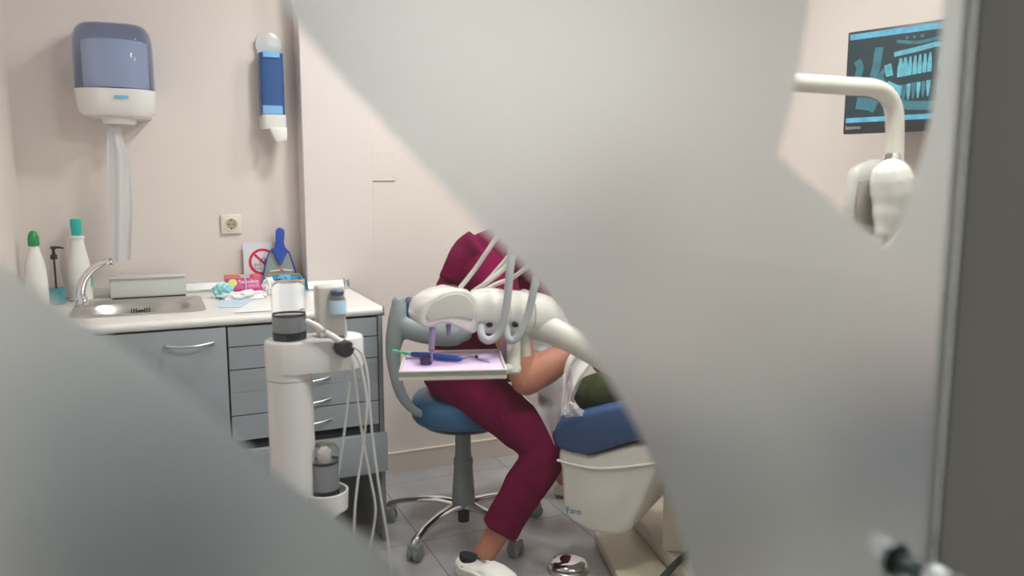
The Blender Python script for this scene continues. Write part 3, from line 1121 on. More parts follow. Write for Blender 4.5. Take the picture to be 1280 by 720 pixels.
# white card and pale blue sheet lying flat
bm = new_bm()
q = [atz(272, 384, ZT + 0.001), atz(300, 384.5, ZT + 0.001), atz(318, 373, ZT + 0.001), atz(278, 372, ZT + 0.001)]
prism(bm, q, (0, 0, 0.0012))
o = finish('blue_sheet', bm, 'paleblue', smooth=False)
tag(o, 'pale blue sheet lying flat on the worktop right of the sink', 'sheet')
bm = new_bm()
q = [atz(292, 391, ZT + 0.0025), atz(342, 388, ZT + 0.0025), atz(342, 376, ZT + 0.0025), atz(312, 378, ZT + 0.0025)]
prism(bm, q, (0, 0, 0.0015))
o = finish('white_sheet', bm, 'paper', smooth=False)
tag(o, 'white paper sheet lying flat in front of the crumpled tissue', 'sheet')
# red pouch
rp = thing('red_pouch', 'shiny red and pink pouch standing behind the magenta pack', 'pouch', (0.38, 3.43, ZT))
rc = at(320, 348, 3.43)
bm = new_bm(); box(bm, (rc.x - 0.024, 3.415, ZT + 0.001), (rc.x + 0.016, 3.437, rc.z + 0.02), 0.006, 3)
finish('pouch_body', bm, 'coral', rp)
bm = new_bm(); box(bm, (rc.x - 0.012, 3.4125, ZT + 0.012), (rc.x + 0.012, 3.4160, rc.z + 0.014), 0.0008)
finish('pink_panel', bm, mat('pink_label', (0.80, 0.22, 0.24, 1), 0.5), rp)
bm = new_bm()
oc = at(289, 345, 3.44)
box(bm, (oc.x - 0.028, 3.43, ZT + 0.0005), (oc.x + 0.028, 3.448, oc.z + 0.006), 0.002)
o = finish('orange_box', bm, mat('salmon_card', (0.78, 0.25, 0.16, 1), 0.5))
tag(o, 'low salmon-red carton against the wall left of the red pouch', 'carton')
bm = new_bm(); box(bm, (oc.x + 0.031, 3.428, ZT + 0.0005), (oc.x + 0.056, 3.447, oc.z + 0.004), 0.002)
o = finish('beige_box', bm, mat('beige_card', (0.72, 0.60, 0.36, 1), 0.6))
tag(o, 'small beige carton between the salmon carton and the red pouch', 'carton')
# blue carton with yellow edge
bx = thing('blue_carton', 'open sky-blue carton with yellow rims in front of the dustpan', 'carton', (0.47, 3.38, ZT))
e0 = at(330, 348, 3.40); e1 = at(374, 350, 3.36)
bm = new_bm()
X0, X1 = 0.425, 0.552
box(bm, (X0, 3.315, ZT + 0.0005), (X1, 3.320, ZT + 0.046)); box(bm, (X0, 3.420, ZT + 0.0005), (X1, 3.425, ZT + 0.062))
prism(bm, [(X0, 3.320, ZT + 0.0005), (X0, 3.420, ZT + 0.0005), (X0, 3.420, ZT + 0.062), (X0, 3.320, ZT + 0.046)], (0.004, 0, 0))
prism(bm, [(X1 - 0.004, 3.320, ZT + 0.0005), (X1 - 0.004, 3.420, ZT + 0.0005), (X1 - 0.004, 3.420, ZT + 0.062), (X1 - 0.004, 3.320, ZT + 0.046)], (0.004, 0, 0))
box(bm, (X0 + 0.004, 3.320, ZT + 0.0005), (X1 - 0.004, 3.420, ZT + 0.004))
finish('carton_walls', bm, 'skyblue', bx, smooth=False)
bm = new_bm()
box(bm, (X0, 3.3135, ZT + 0.046), (X1, 3.3225, ZT + 0.052))
finish('yellow_rim', bm, 'orange', bx, smooth=False)
bm = new_bm()
box(bm, (X0, 3.418, ZT + 0.062), (X1, 3.427, ZT + 0.067))
finish('yellow_rim', bm, 'orange', bx, smooth=False)
bm = new_bm()
blob(bm, (0.482, 3.385, ZT + 0.046), (0.030, 0.028, 0.022), 4, 0.3, 2.0, flatz=False)
o = finish('blue_bag', bm, 'skyblue')
tag(o, 'small bright blue bag bunched up inside the blue carton', 'bag')
bm = new_bm()
tube(bm, [at(338, 339, 3.39), at(352, 337, 3.39), at(366, 338, 3.39)], [0.0022, 0.0034, 0.0022], 8)
tube(bm, [at(350, 336.5, 3.386), at(354, 337.5, 3.386)], 0.0055, 8, mi=1)
o = finish('toothbrush', bm, ['white_pl', 'coral'])
tag(o, 'thin white brush lying across the top of the blue carton', 'brush')

# ================================================================== POLISHING CART (white column unit with bottles)
YC = 2.02
ct = thing('dental_cart', 'white floor-standing polishing unit with bottles on its capsule-shaped head, in front of the drawers', 'dental unit', (0.30, YC, 0))


def capsule_outline(xa, xb, yc, rr, n=12):
    pts = []
    for k in range(n + 1):
        a_ = PI / 2 + PI * k / n
        pts.append((xa + rr + rr * math.cos(a_), yc + rr * math.sin(a_)))
    for k in range(n + 1):
        a_ = -PI / 2 + PI * k / n
        pts.append((xb - rr + rr * math.cos(a_), yc + rr * math.sin(a_)))
    return pts


cax = at(330, 430, YC).x
cbx = at(453, 425, YC).x
zhead = 0.955
zlow = at(385, 466, YC - 0.05).z
bm = new_bm()
secs = [(capsule_outline(cax + 0.001, cbx - 0.001, YC, 0.060), zlow), (capsule_outline(cax, cbx, YC, 0.061), zlow + 0.006), (capsule_outline(cax, cbx, YC, 0.061), zhead - 0.008),
        (capsule_outline(cax + 0.002, cbx - 0.002, YC, 0.059), zhead - 0.002), (capsule_outline(cax + 0.006, cbx - 0.006, YC, 0.055), zhead)]
section_loft(bm, secs)
finish('head', bm, 'cart', ct, angle=35)
colr = 0.0555
bm = new_bm()
lathe(bm, [(colr, 0.05), (colr, zlow - 0.020)], (cax + 0.058, YC, 0), 48)
lathe(bm, [(colr - 0.006, zlow - 0.022), (colr - 0.006, zlow - 0.014)], (cax + 0.058, YC, 0), 48)
lathe(bm, [(colr + 0.001, zlow - 0.0175), (colr + 0.001, zlow + 0.002)], (cax + 0.058, YC, 0), 48)
finish('column', bm, 'cart', ct, angle=35)
lx = cax + 0.058
bm = new_bm()
section_loft(bm, [(capsule_outline(lx - 0.07, lx + 0.118, YC, 0.066), 0.497), (capsule_outline(lx - 0.07, lx + 0.122, YC, 0.067), 0.503), (capsule_outline(lx - 0.07, lx + 0.122, YC, 0.067), 0.524)])
box(bm, (lx - 0.02, YC - 0.03, 0.46), (lx + 0.08, YC + 0.03, 0.50), 0.004)
bhx = at(406, 600, YC - 0.02).x
lathe(bm, [(0.052, 0.0), (0.054, 0.0), (0.056, 0.048), (0.053, 0.050), (0.050, 0.048), (0.048, 0.010), (0.046, 0.010)], (bhx + 0.002, YC - 0.02, 0.512), 36, cap=False)
finish('bottle_holder', bm, 'cart', ct, angle=35)
bm = new_bm()
for k in range(5):
    a_ = 0.3 + 2 * PI * k / 5
    tube(bm, [(lx, YC, 0.085), (lx + 0.20 * math.cos(a_), YC + 0.20 * math.sin(a_), 0.055)], [0.024, 0.015], 12, round_caps=True)
lathe(bm, [(0.05, 0), (0.06, 0.03), (colr, 0.05)], (lx, YC, 0.06), 32)
finish('foot_star', bm, 'cart', ct)
for k in range(5):
    a_ = 0.3 + 2 * PI * k / 5
    bm = new_bm()
    cxk, cyk = lx + 0.20 * math.cos(a_), YC + 0.20 * math.sin(a_)
    lathe(bm, [(0.018, -0.012), (0.02, -0.009), (0.02, 0.009), (0.018, 0.012)], (cxk, cyk, 0.0205), 20, axis=(-math.sin(a_), math.cos(a_), 0))
    tube(bm, [(cxk, cyk, 0.03), (cxk, cyk, 0.052)], 0.006, 10)
    finish('wheel', bm, 'rubber', ct)


def jar(parent, c, r, h, base_h, fill, top_round=True):
    b = new_bm()
    pr = [(r * 0.94, 0), (r, 0.002), (r, base_h)]
    lathe(b, pr, c, 36)
    f = finish('jar_base', b, 'darkglass', parent)
    b = new_bm()
    pr = [(r * 0.99, base_h + 0.0004), (r, base_h + 0.002), (r, h - 0.018), (r * 0.93, h - 0.007), (r * 0.75, h), (r * 0.3, h + 0.001)]
    lathe(b, pr, c, 36)
    finish('jar_wall', b, 'glass', parent)
    b = new_bm()
    lathe(b, [(r * 0.93, base_h + 0.002), (r * 0.93, fill), (r * 0.90, fill + 0.0015)], c, 36)
    finish('powder_fill', b, 'powder', parent)
    b = new_bm()
    lathe(b, [(r * 0.90, fill + 0.003), (r * 0.965, fill + 0.003), (r * 0.965, fill + 0.0085), (r * 0.90, fill + 0.0085), (r * 0.90, fill + 0.003)], c, 36, cap=False)
    finish('jar_ring', b, 'black', parent)


jc = at(362, 421, YC)
jc = V(jc.x, YC, zhead + 0.0005)
j1 = thing('powder_jar', 'clear domed powder jar with a black base on the left of the cart head', 'jar', jc)
jar(j1, jc, 0.041, 0.142, 0.018, 0.056)
j2c = V(bhx, YC - 0.02, 0.523)
j2 = thing('lower_powder_jar', 'clear powder jar with a black base standing in the ring low on the cart column', 'jar', j2c)
jar(j2, j2c, 0.036, 0.158, 0.040, 0.108)
bm = new_bm()
lathe(bm, [(0.015, 0.112), (0.017, 0.125), (0.017, 0.140), (0.010, 0.146)], j2c, 20)
finish('inner_stopper', bm, 'white_pl', j2)

# beige tank with water bottle clipped on
tk = at(409, 400, YC + 0.02)
wt0 = new_bm()
x0_, x1_ = at(393, 380, YC + 0.02).x, at(427, 380, YC + 0.02).x
box(wt0, (x0_, YC - 0.022, zhead + 0.0005), (x1_, YC + 0.036, zhead + 0.130), 0.008, 4)
o = finish('bottle_dock', wt0, mat('warm_grey_plastic', (0.66, 0.63, 0.59, 1), 0.3, coat=0.2), ct)
wbc = V(at(422, 412, YC - 0.025).x, YC - 0.032, zhead + 0.0005)
wb = thing('water_bottle', 'small clear bottle with a painted blue glow docked beside the beige block on the cart', 'bottle', wbc)
bm = new_bm()
lathe(bm, [(0.018, 0), (0.0215, 0.004), (0.0215, 0.030), (0.0185, 0.052), (0.0205, 0.066), (0.0205, 0.094), (0.016, 0.104), (0.014, 0.108)], wbc, 32)
finish('bottle_body', bm, 'glass', wb)
bm = new_bm()
lathe(bm, [(0.0208, 0.062), (0.0209, 0.095), (0.0208, 0.0955), (0.0207, 0.062)], wbc, 32, cap=False)
finish('glow_band', bm, mat('painted_blue_glow', (0.52, 0.74, 0.88, 1), 0.3), wb)  # blue glow inside the bottle, put into the colour of this band
bm = new_bm()
lathe(bm, [(0.0145, 0.107), (0.016, 0.109), (0.0165, 0.118), (0.012, 0.121)], wbc, 28)
finish('cap', bm, mat('navy_cap', (0.10, 0.11, 0.20, 1), 0.3), wb)

# handpiece resting across the head, with a black ball knob, and its hoses
hp = thing('handpiece_holder', 'white pen-shaped handpiece resting in a round black clip on the cart head', 'handpiece', at(432, 436, YC - 0.09))
bm = new_bm()
YH = YC - 0.075
tube(bm, [at(384, 401, YH), at(394, 406, YH), at(401, 411, YH)], [0.006, 0.0075, 0.007], 14, sm=4, round_caps=True)
tube(bm, [at(406, 414, YH), at(418, 422, YH), at(430, 430, YH), at(437, 434, YH)], [0.0065, 0.008, 0.0095, 0.0085], 14, sm=4)
finish('handpiece_body', bm, 'white_pl', hp)
bm = new_bm()
tube(bm, [at(399, 410, YH), at(408, 415, YH)], 0.0058, 14)
finish('metal_collar', bm, 'chrome', hp)
bm = new_bm()
kb = at(432, 436, YH - 0.01)
ax = V(0.35, -0.92, -0.1).normalized()
lathe(bm, [(0.012, -0.030), (0.018, -0.028), (0.021, -0.020), (0.0215, 0.002), (0.019, 0.008), (0.010, 0.010)], kb, 28, axis=ax)
finish('black_clip', bm, 'rubber', hp)
hz = thing('cart_hoses', 'thin white hoses hanging in long loops from the handpiece clip to the floor', 'hose', at(450, 560, 1.95))
hs = [
    [(440, 432, 1.93), (452, 442, 1.93), (459, 470, 1.93), (462, 510, 1.93), (468, 570, 1.93), (477, 630, 1.95), (485, 680, 2.0), (492, 760, 2.05)],
    [(442, 440, 1.95), (450, 456, 1.95), (458, 500, 1.95), (455, 545, 1.95), (447, 600, 1.95), (443, 640, 1.95), (443, 680, 1.97), (450, 740, 2.0)],
    [(438, 438, 1.97), (443, 470, 1.97), (449, 520, 1.97), (458, 575, 1.97), (468, 625, 1.97), (468, 650, 1.97), (461, 690, 1.99), (452, 740, 2.03)],
    [(436, 442, 1.99), (436, 480, 1.99), (430, 540, 1.99), (424, 580, 1.99), (421, 606, 1.99)],
]
for hh in hs:
    bm = new_bm()
    tube(bm, [at(*p) for p in hh], 0.0032, 10, sm=8)
    finish('hose', bm, 'hose_w', hz)

# ================================================================== DENTIST'S STOOL
SC = V(1.04, 2.80, 0)
st = thing('dentist_stool', 'wheeled stool with a blue round seat, grey wrap-around backrest arm and chrome star base', 'stool', SC)
bm = new_bm()
lathe(bm, [(0.05, 0.438), (0.15, 0.438), (0.182, 0.446), (0.193, 0.462), (0.195, 0.500), (0.190, 0.528), (0.175, 0.545), (0.14, 0.556), (0.07, 0.560), (0.01, 0.561)], SC, 56)
seat = finish('seat', bm, 'seatblue', st, angle=60)
bm = new_bm()
lathe(bm, [(0.07, 0.415), (0.15, 0.425), (0.165, 0.4375), (0.02, 0.4375)], SC, 40)
finish('seat_pan', bm, 'black', st)
bm = new_bm()
lathe(bm, [(0.043, 0.098), (0.046, 0.110), (0.0435, 0.14), (0.036, 0.262), (0.0375, 0.263), (0.0375, 0.285), (0.034, 0.288), (0.031, 0.30), (0.029, 0.405), (0.03, 0.418)], SC, 36)
finish('gas_lift', bm, 'pistgrey', st, angle=30)
bm = new_bm()
tube(bm, [SC + V(0, 0, 0.105), SC + V(0, 0, 0.035)], [0.024, 0.022], 20)
finish('lift_end_cap', bm, 'black', st)
for k in range(5):
    a_ = math.radians(143 + 72 * k)
    d = V(math.cos(a_), math.sin(a_), 0)
    bm = new_bm()
    P_ = [SC + d * 0.03 + V(0, 0, 0.105), SC + d * 0.12 + V(0, 0, 0.112), SC + d * 0.22 + V(0, 0, 0.100), SC + d * 0.29 + V(0, 0, 0.080), SC + d * 0.308 + V(0, 0, 0.068)]
    tube(bm, P_, [0.024, 0.020, 0.017, 0.016, 0.014], 16, sm=5, round_caps=True, flat=(V(0, 0, 1), 0.72))
    finish('leg', bm, 'chrome', st)
    cc = SC + d * 0.305
    q_ = V(-d.y, d.x, 0)
    bm = new_bm()
    for s_ in (-1, 1):
        lathe(bm, [(0.022, -0.009), (0.026, -0.006), (0.026, 0.006), (0.022, 0.009)], cc + q_ * (0.015 * s_) + V(0, 0, 0.0265), 24, axis=q_)
    box(bm, cc + V(-0.019, -0.026, 0.018), cc + V(0.019, 0.026, 0.064), 0.008, 3, rot=Matrix.Rotation(a_, 3, 'Z'))
    finish('caster', bm, 'caster', st)
# backrest arm
bm = new_bm()
A1 = [(575, 527, 2.80, 0.012), (540, 521, 2.76, 0.013), (518, 513, 2.74, 0.016), (502, 494, 2.73, 0.020), (494, 468, 2.72, 0.022), (491, 440, 2.72, 0.027), (494, 418, 2.72, 0.034), (498, 400, 2.72, 0.038), (499, 387, 2.72, 0.034), (498, 378, 2.72, 0.026)]
tube(bm, [at(x, y, Y) for x, y, Y, r in A1], [r for *_, r in A1], 20, sm=5, round_caps=True)
A2 = [(502, 404, 2.72, 0.042), (515, 410, 2.70, 0.044), (535, 414, 2.67, 0.046), (555, 416, 2.63, 0.049), (571, 416, 2.60, 0.046), (579, 416, 2.59, 0.032)]
tube(bm, [at(x, y, Y) for x, y, Y, r in A2], [r for *_, r in A2], 20, sm=5, round_caps=True)
fuse('back_arm', bm, 'stoolgrey', st, 0.005, 8)
bm = new_bm()
cq = at(514, 388, 2.71)
box(bm, cq + V(-0.016, -0.03, -0.040), cq + V(0.016, 0.08, 0.040), 0.014, 4, rot=Euler((0, 0.15, -0.2)).to_matrix())
finish('back_cushion', bm, 'chairblue', st)
bm = new_bm()
box(bm, cq + V(0.012, 0.0, -0.030), cq + V(0.034, 0.05, 0.022), 0.006, 3)
finish('cushion_bracket', bm, 'black', st)

# ================================================================== PERSON ON THE STOOL
pers = thing('person', 'person in maroon short-sleeved scrubs and white clogs sitting on the stool, leaning over the patient', 'person', SC)
hip = V(1.05, 2.79, 0.655)
g = V(0.62, -0.78, 0).normalized()      # facing
hl = V(-g.y, g.x, 0)                      # her left (away from the camera)
hipR, hipL = hip - hl * 0.09, hip + hl * 0.09
kneeR = at(684, 562, 2.42)
ankR = at(606, 690, 2.45)
footR = V(ankR.x, ankR.y, 0)
kneeL = hipL + V(0.37, 0.10, -0.04)
ankL = V(kneeL.x + 0.06, kneeL.y - 0.01, 0.09)
chest = V(1.10, 2.72, 0.98)
neck = V(1.215, 2.60, 1.135)
headc = V(1.34, 2.47, 1.225)
shR = at(622, 372, 2.53)
shL = shR + V(0.20, 0.26, 0.02)
elR = at(658, 474, 2.44)
wrR = at(727, 431, 2.40)
elL = shL + V(0.14, -0.12, -0.24)
wrL = V(1.50, 2.52, 0.83)


def hand(bm, wr, d, palm_n, curl=0.9, scale=1.0):
    """palm and five separate bent fingers along d, palm facing palm_n"""
    d = d.normalized()
    n = (palm_n - d * palm_n.dot(d)).normalized()
    s = d.cross(n).normalized()
    tube(bm, [wr - d * 0.02, wr + d * 0.03, wr + d * 0.065, wr + d * 0.085], [0.022 * scale, 0.030 * scale, 0.036 * scale, 0.034 * scale], 14, round_caps=True, flat=(n, 0.42))
    for i, (off, L) in enumerate(((-0.030, 0.070), (-0.010, 0.080), (0.010, 0.074), (0.029, 0.058))):
        p = wr + d * 0.085 + s * off
        dirv = d.copy()
        pts = [p - d * 0.02, p]
        for q, fr in enumerate((0.42, 0.32, 0.26)):
            ang = curl * (0.35 + 0.35 * q)
            dirv = (d * math.cos(ang) + n * math.sin(ang)).normalized()
            pts.append(pts[-1] + dirv * L * fr)
        tube(bm, pts, [0.0095, 0.0095, 0.009, 0.0082, 0.0072], 10, round_caps=True)
    p = wr + d * 0.025 - s * 0.028
    td = (d * 0.6 - s * 0.6 + n * 0.4).normalized()
    tube(bm, [p, p + td * 0.03, p + td * 0.055 + d * 0.006, p + td * 0.07 + d * 0.018], [0.013, 0.0115, 0.0095, 0.0085], 10, round_caps=True)


def head_shape(bm, c, fwd, up, sc=1.0):
    f = fwd.normalized(); u = (up - f * up.dot(f)).normalized(); s = f.cross(u)
    R = Matrix((s, f, u)).transposed()
    ellipsoid(bm, c + u * 0.03 * sc, (0.073 * sc, 0.090 * sc, 0.088 * sc), R)
    ellipsoid(bm, c - u * 0.035 * sc + f * 0.022 * sc, (0.056 * sc, 0.064 * sc, 0.072 * sc), R)
    ellipsoid(bm, c - u * 0.088 * sc + f * 0.060 * sc, (0.022 * sc, 0.020 * sc, 0.018 * sc), R)
    tube(bm, [c + f * 0.082 * sc + u * 0.012 * sc, c + f * 0.104 * sc - u * 0.022 * sc], [0.008 * sc, 0.014 * sc], 10, round_caps=True)
    for k in (-1, 1):
        ellipsoid(bm, c + s * (0.074 * sc * k) - u * 0.005 * sc, (0.009 * sc, 0.018 * sc, 0.030 * sc), R)
        ellipsoid(bm, c + s * (0.030 * sc * k) + f * 0.070 * sc - u * 0.025 * sc, (0.022 * sc, 0.016 * sc, 0.018 * sc), R)
    return R, f, u, s


def face_bits(parent, c, R, f, u, s, sc=1.0):
    for k in (-1, 1):
        b = new_bm()
        ellipsoid(b, c + s * (0.029 * k * sc) + f * 0.082 * sc + u * 0.008 * sc, (0.014 * sc, 0.008 * sc, 0.008 * sc), R)
        finish('eye', b, 'eye', parent)
    b = new_bm()
    ellipsoid(b, c + f * 0.086 * sc - u * 0.052 * sc, (0.024 * sc, 0.008 * sc, 0.007 * sc), R)
    finish('mouth', b, 'lip', parent)


bm = new_bm()
tube(bm, [hip + V(0, 0, -0.04), hip + V(0.01, 0, 0.10), chest - V(0.01, -0.02, 0.07), chest + V(0.015, -0.015, 0.06), neck - (neck - chest) * 0.3], [0.14, 0.12, 0.125, 0.115, 0.06], 24, sm=4, round_caps=True)
tube(bm, [neck - V(0.04, -0.04, 0.03), neck, headc - V(0.02, -0.02, 0.04)], [0.06, 0.05, 0.05], 16, sm=4, round_caps=True)
hd = V(0.45, -0.45, -0.55)
R_, f_, u_, s_ = head_shape(bm, headc, hd, V(0.4, -0.3, 0.8))
for sh, el, wr in ((shR, elR, wrR), (shL, elL, wrL)):
    tube(bm, [chest + V(0.03, -0.02, 0.06), sh], [0.07, 0.062], 16, round_caps=True)
    tube(bm, [sh, (sh + el) / 2, el], [0.062, 0.062, 0.054], 18, sm=4, round_caps=True)
    tube(bm, [el, el * 0.65 + wr * 0.35, wr], [0.056, 0.058, 0.030], 18, sm=4, round_caps=True)
hand(bm, wrR, (wrR - elR) + V(0.05, 0.0, -0.05), V(0.2, 0.3, -1))
hand(bm, wrL, (wrL - elL) + V(-0.02, -0.10, -0.05), V(-0.3, -0.2, -1))
for hp_, kn, an in ((hipR, kneeR, ankR), (hipL, kneeL, ankL)):
    tube(bm, [hp_, (hp_ + kn) / 2, kn], [0.09, 0.075, 0.055], 18, sm=4, round_caps=True)
    tube(bm, [kn, kn * 0.6 + an * 0.4, an, V(an.x, an.y, 0.07)], [0.055, 0.052, 0.040, 0.038], 18, sm=4, round_caps=True)
body = fuse('body', bm, 'skin', pers, 0.0055, 5)
face_bits(body, headc, R_, f_, u_, s_)
bm = new_bm()
ellipsoid(bm, headc + u_ * 0.040 - f_ * 0.016, (0.084, 0.096, 0.092), R_)
ellipsoid(bm, headc - f_ * 0.105 - u_ * 0.0, (0.036, 0.040, 0.040), R_)
fuse('hair', bm, 'hair', body, 0.006, 3, noise_amp=0.006, noise_scale=40)

# scrub top: back line straight above the seat, round upper back, short sleeves
bm = new_bm()
T1 = [(hip + V(-0.005, 0.0, -0.065), 0.135), (hip + V(0.0, 0, 0.02), 0.140), (hip + V(0.005, -0.005, 0.13), 0.138), (V(1.060, 2.765, 0.90), 0.138), (V(1.085, 2.74, 0.98), 0.128), (V(1.115, 2.70, 1.06), 0.104), (V(1.165, 2.65, 1.115), 0.080), (neck - V(0.008, -0.008, 0.0), 0.060)]
tube(bm, [p for p, r in T1], [r for p, r in T1], 28, sm=4, round_caps=False)
tube(bm, [V(1.09, 2.70, 1.03), shR - V(0, 0, -0.005), shR * 0.62 + elR * 0.38], [0.105, 0.080, 0.070], 20, sm=4)
tube(bm, [V(1.13, 2.72, 1.03), shL, shL * 0.62 + elL * 0.38], [0.095, 0.080, 0.072], 20, sm=4)
tube(bm, [V(1.11, 2.82, 1.03), V(1.16, 2.64, 1.07)], [0.075, 0.085], 20, round_caps=True)
# loose cloth at the back above the sleeve line
tube(bm, [at(598, 305, 2.66), at(583, 317, 2.68), at(571, 336, 2.68), at(564, 352, 2.68)], [0.060, 0.055, 0.052, 0.050], 18, sm=4)
top = fuse('scrub_top', bm, 'maroon', pers, 0.006, 5, noise_amp=0.012, noise_scale=12)
# trousers
bm = new_bm()
tube(bm, [hip + V(0, 0, -0.055), hip + V(0, 0, 0.03)], [0.150, 0.140], 24, round_caps=True)
for hp_, kn, an in ((hipR, kneeR, ankR), (hipL, kneeL, ankL)):
    hem = kn * 0.22 + an * 0.78
    tube(bm, [hp_ + V(0, 0, -0.01), hp_ * 0.55 + kn * 0.45 + V(0, 0, 0.0), kn + V(0, 0, 0.0)], [0.112, 0.092, 0.076], 22, sm=5, round_caps=True)
    tube(bm, [kn, kn * 0.65 + hem * 0.35, kn * 0.3 + hem * 0.7, hem], [0.076, 0.075, 0.070, 0.068], 22, sm=5)
fuse('trousers', bm, 'maroon', pers, 0.006, 4, noise_amp=0.014, noise_scale=11)


def clog(parent, heel, fd, nm='clog'):
    fd = fd.normalized()
    sd_ = V(-fd.y, fd.x, 0)
    secs_ = [(-0.045, 0.020, 0.040, 0.012), (-0.035, 0.036, 0.075, 0.002), (0.0, 0.041, 0.066, 0.0), (0.05, 0.043, 0.060, 0.0), (0.085, 0.047, 0.084, 0.0), (0.125, 0.053, 0.080, 0.0), (0.165, 0.052, 0.066, 0.002), (0.195, 0.040, 0.050, 0.006), (0.212, 0.018, 0.034, 0.012)]
    b = new_bm()
    rings = []
    n = 20
    for dist, hw, ht, z0 in secs_:
        ring = []
        for k in range(n):
            a_ = 2 * PI * k / n
            c_, s2 = math.cos(a_), math.sin(a_)
            x = hw * math.copysign(abs(c_) ** 0.7, c_)
            z = z0 + (ht - z0) * 0.5 * (1 + math.copysign(abs(s2) ** 0.8, s2))
            ring.append(b.verts.new(heel + fd * dist + sd_ * x + V(0, 0, z + 0.0008)))
        rings.append(ring)
    for a2, b2 in zip(rings[:-1], rings[1:]):
        for k in range(n):
            b.faces.new((a2[k], a2[(k + 1) % n], b2[(k + 1) % n], b2[k]))
    b.faces.new(rings[0][::-1]); b.faces.new(rings[-1])
    o_ = finish(nm, b, 'clog', parent, angle=60)
    for k in (-1, 1):
        b = new_bm()
        lathe(b, [(0.009, 0), (0.008, 0.004)], heel + fd * 0.002 + sd_ * (0.040 * k) + V(0, 0, 0.052), 14, axis=sd_ * k)
        finish('rivet', b, 'rubber', o_)
    b = new_bm()
    tube(b, [heel + fd * 0.10 + sd_ * -0.048 + V(0, 0, 0.055), heel + fd * 0.05 + sd_ * -0.046 + V(0, 0, 0.056), heel + fd * 0.0 + sd_ * -0.044 + V(0, 0, 0.054), heel - fd * 0.040 + V(0, 0, 0.058), heel + fd * 0.0 + sd_ * 0.044 + V(0, 0, 0.054), heel + fd * 0.10 + sd_ * 0.048 + V(0, 0, 0.055)], 0.006, 8, sm=4, flat=(V(0, 0, 1), 1.0))
    finish('strap', b, 'clog', o_)
    return o_


fd = V(0.45, -0.9, 0)
hR = atz(586, 712, 0.03)
clog(pers, V(hR.x, hR.y, 0), fd)
clog(pers, V(ankL.x, ankL.y, 0), V(0.8, -0.5, 0))
for an in (ankR, ankL):
    bm = new_bm()
    base = V(hR.x, hR.y, 0) if an is ankR else V(an.x, an.y, 0)
    tube(bm, [V(base.x, base.y, 0.045) - fd.normalized() * 0.012, V((base.x * 0.9 + an.x * 0.1), (base.y * 0.9 + an.y * 0.1), 0.080) - fd.normalized() * 0.010], [0.028, 0.031], 20)
    finish('sock', bm, 'sock', pers)

# ================================================================== DENTAL UNIT (post, arm, instrument head, tray, lamp)
DU = V(at(925, 400, 1.5).x, 1.5, 0)
du = thing('delivery_unit', 'ivory dental delivery unit with a glossy instrument head on an arm from a floor post', 'dental unit', DU)
bm = new_bm()
section_loft(bm, [(capsule_outline(DU.x - 0.10, DU.x + 0.14, DU.y, 0.10), z) for z in (0.0, 0.42)] + [(capsule_outline(DU.x - 0.08, DU.x + 0.12, DU.y, 0.08), 0.45)])
tube(bm, [DU + V(0, 0, 0.44), DU + V(0, 0, 1.2)], [0.045, 0.035], 24)
finish('post', bm, 'ivory_matt', du)
# arm between post and head
YP = 2.0
bm = new_bm()
P_ = [DU + V(0, 0, 0.80), at(790, 462, 1.80), at(712, 424, 1.96), at(680, 410, 2.02), at(655, 405, 2.05)]
tube(bm, P_, [0.045, 0.042, 0.036, 0.040, 0.040], 20, sm=6, round_caps=True)
finish('support_arm', bm, 'ivory_matt', du)
# instrument head: fused barrel with a scooped left end
bm = new_bm()
B1 = [(556, 385, 2.00, 0.020), (570, 384, 2.00, 0.034), (588, 386, 2.00, 0.052), (605, 388, 2.01, 0.064), (640, 390, 2.03, 0.068), (668, 391, 2.05, 0.066), (682, 396, 2.06, 0.058), (692, 404, 2.06, 0.044)]
B1 = [(602, 388, 2.01, 0.062), (610, 388, 2.01, 0.064), (622, 390, 2.02, 0.064), (650, 391, 2.04, 0.064), (672, 393, 2.05, 0.062), (686, 400, 2.06, 0.050), (696, 408, 2.06, 0.036)]
tube(bm, [at(x, y, Y) for x, y, Y, r in B1], [r for *_, r in B1], 28, sm=5, round_caps=True)
head = fuse('instrument_head', bm, 'ivory', du, 0.004, 3)
# scoop: flared visor shell on the left end
bm = new_bm()
vis = [(526, 386), (530, 378), (540, 371), (552, 365), (568, 361), (584, 362), (594, 370), (600, 384), (602, 400), (600, 412), (592, 418), (578, 412), (562, 405), (550, 404), (538, 409), (528, 408), (524, 400)]
prism(bm, [at(x, y, 1.965) for x, y in vis], (0.0, 0.11, 0.0), 0.016, 4)
finish('visor', bm, 'ivory', head, angle=50)
bm = new_bm()
vis2 = [(534, 388), (541, 378), (556, 369), (572, 366), (583, 370), (590, 380), (592, 393), (589, 400), (575, 396), (560, 396), (546, 399), (536, 401), (532, 396)]
prism(bm, [at(x, y, 1.966) for x, y in vis2], (0.0, -0.0045, 0.0), 0.003, 3)
finish('visor_inset', bm, mat('ivory_shade', (0.60, 0.58, 0.53, 1), 0.35, var=0.03), head, angle=50)
for (x, y) in ((611, 405), (643, 405)):
    bm = new_bm()
    c_ = at(x, y, 1.957)
    lathe(bm, [(0.0085, -0.004), (0.0085, 0.006), (0.005, 0.007)], c_, 20, axis=(-0.15, -0.92, -0.35), sx=1.0, sy=0.8)
    finish('instrument_port', bm, 'black', head)
for x in (624, 655):
    bm = new_bm()
    c_ = at(x, 390, 2.02 if x < 640 else 2.04)
    lathe(bm, [(0.0652, -0.001), (0.0655, 0.0), (0.0652, 0.001)], c_, 40, axis=(0.97, 0.10, -0.03))
    finish('panel_joint', bm, 'ivory_matt', head)
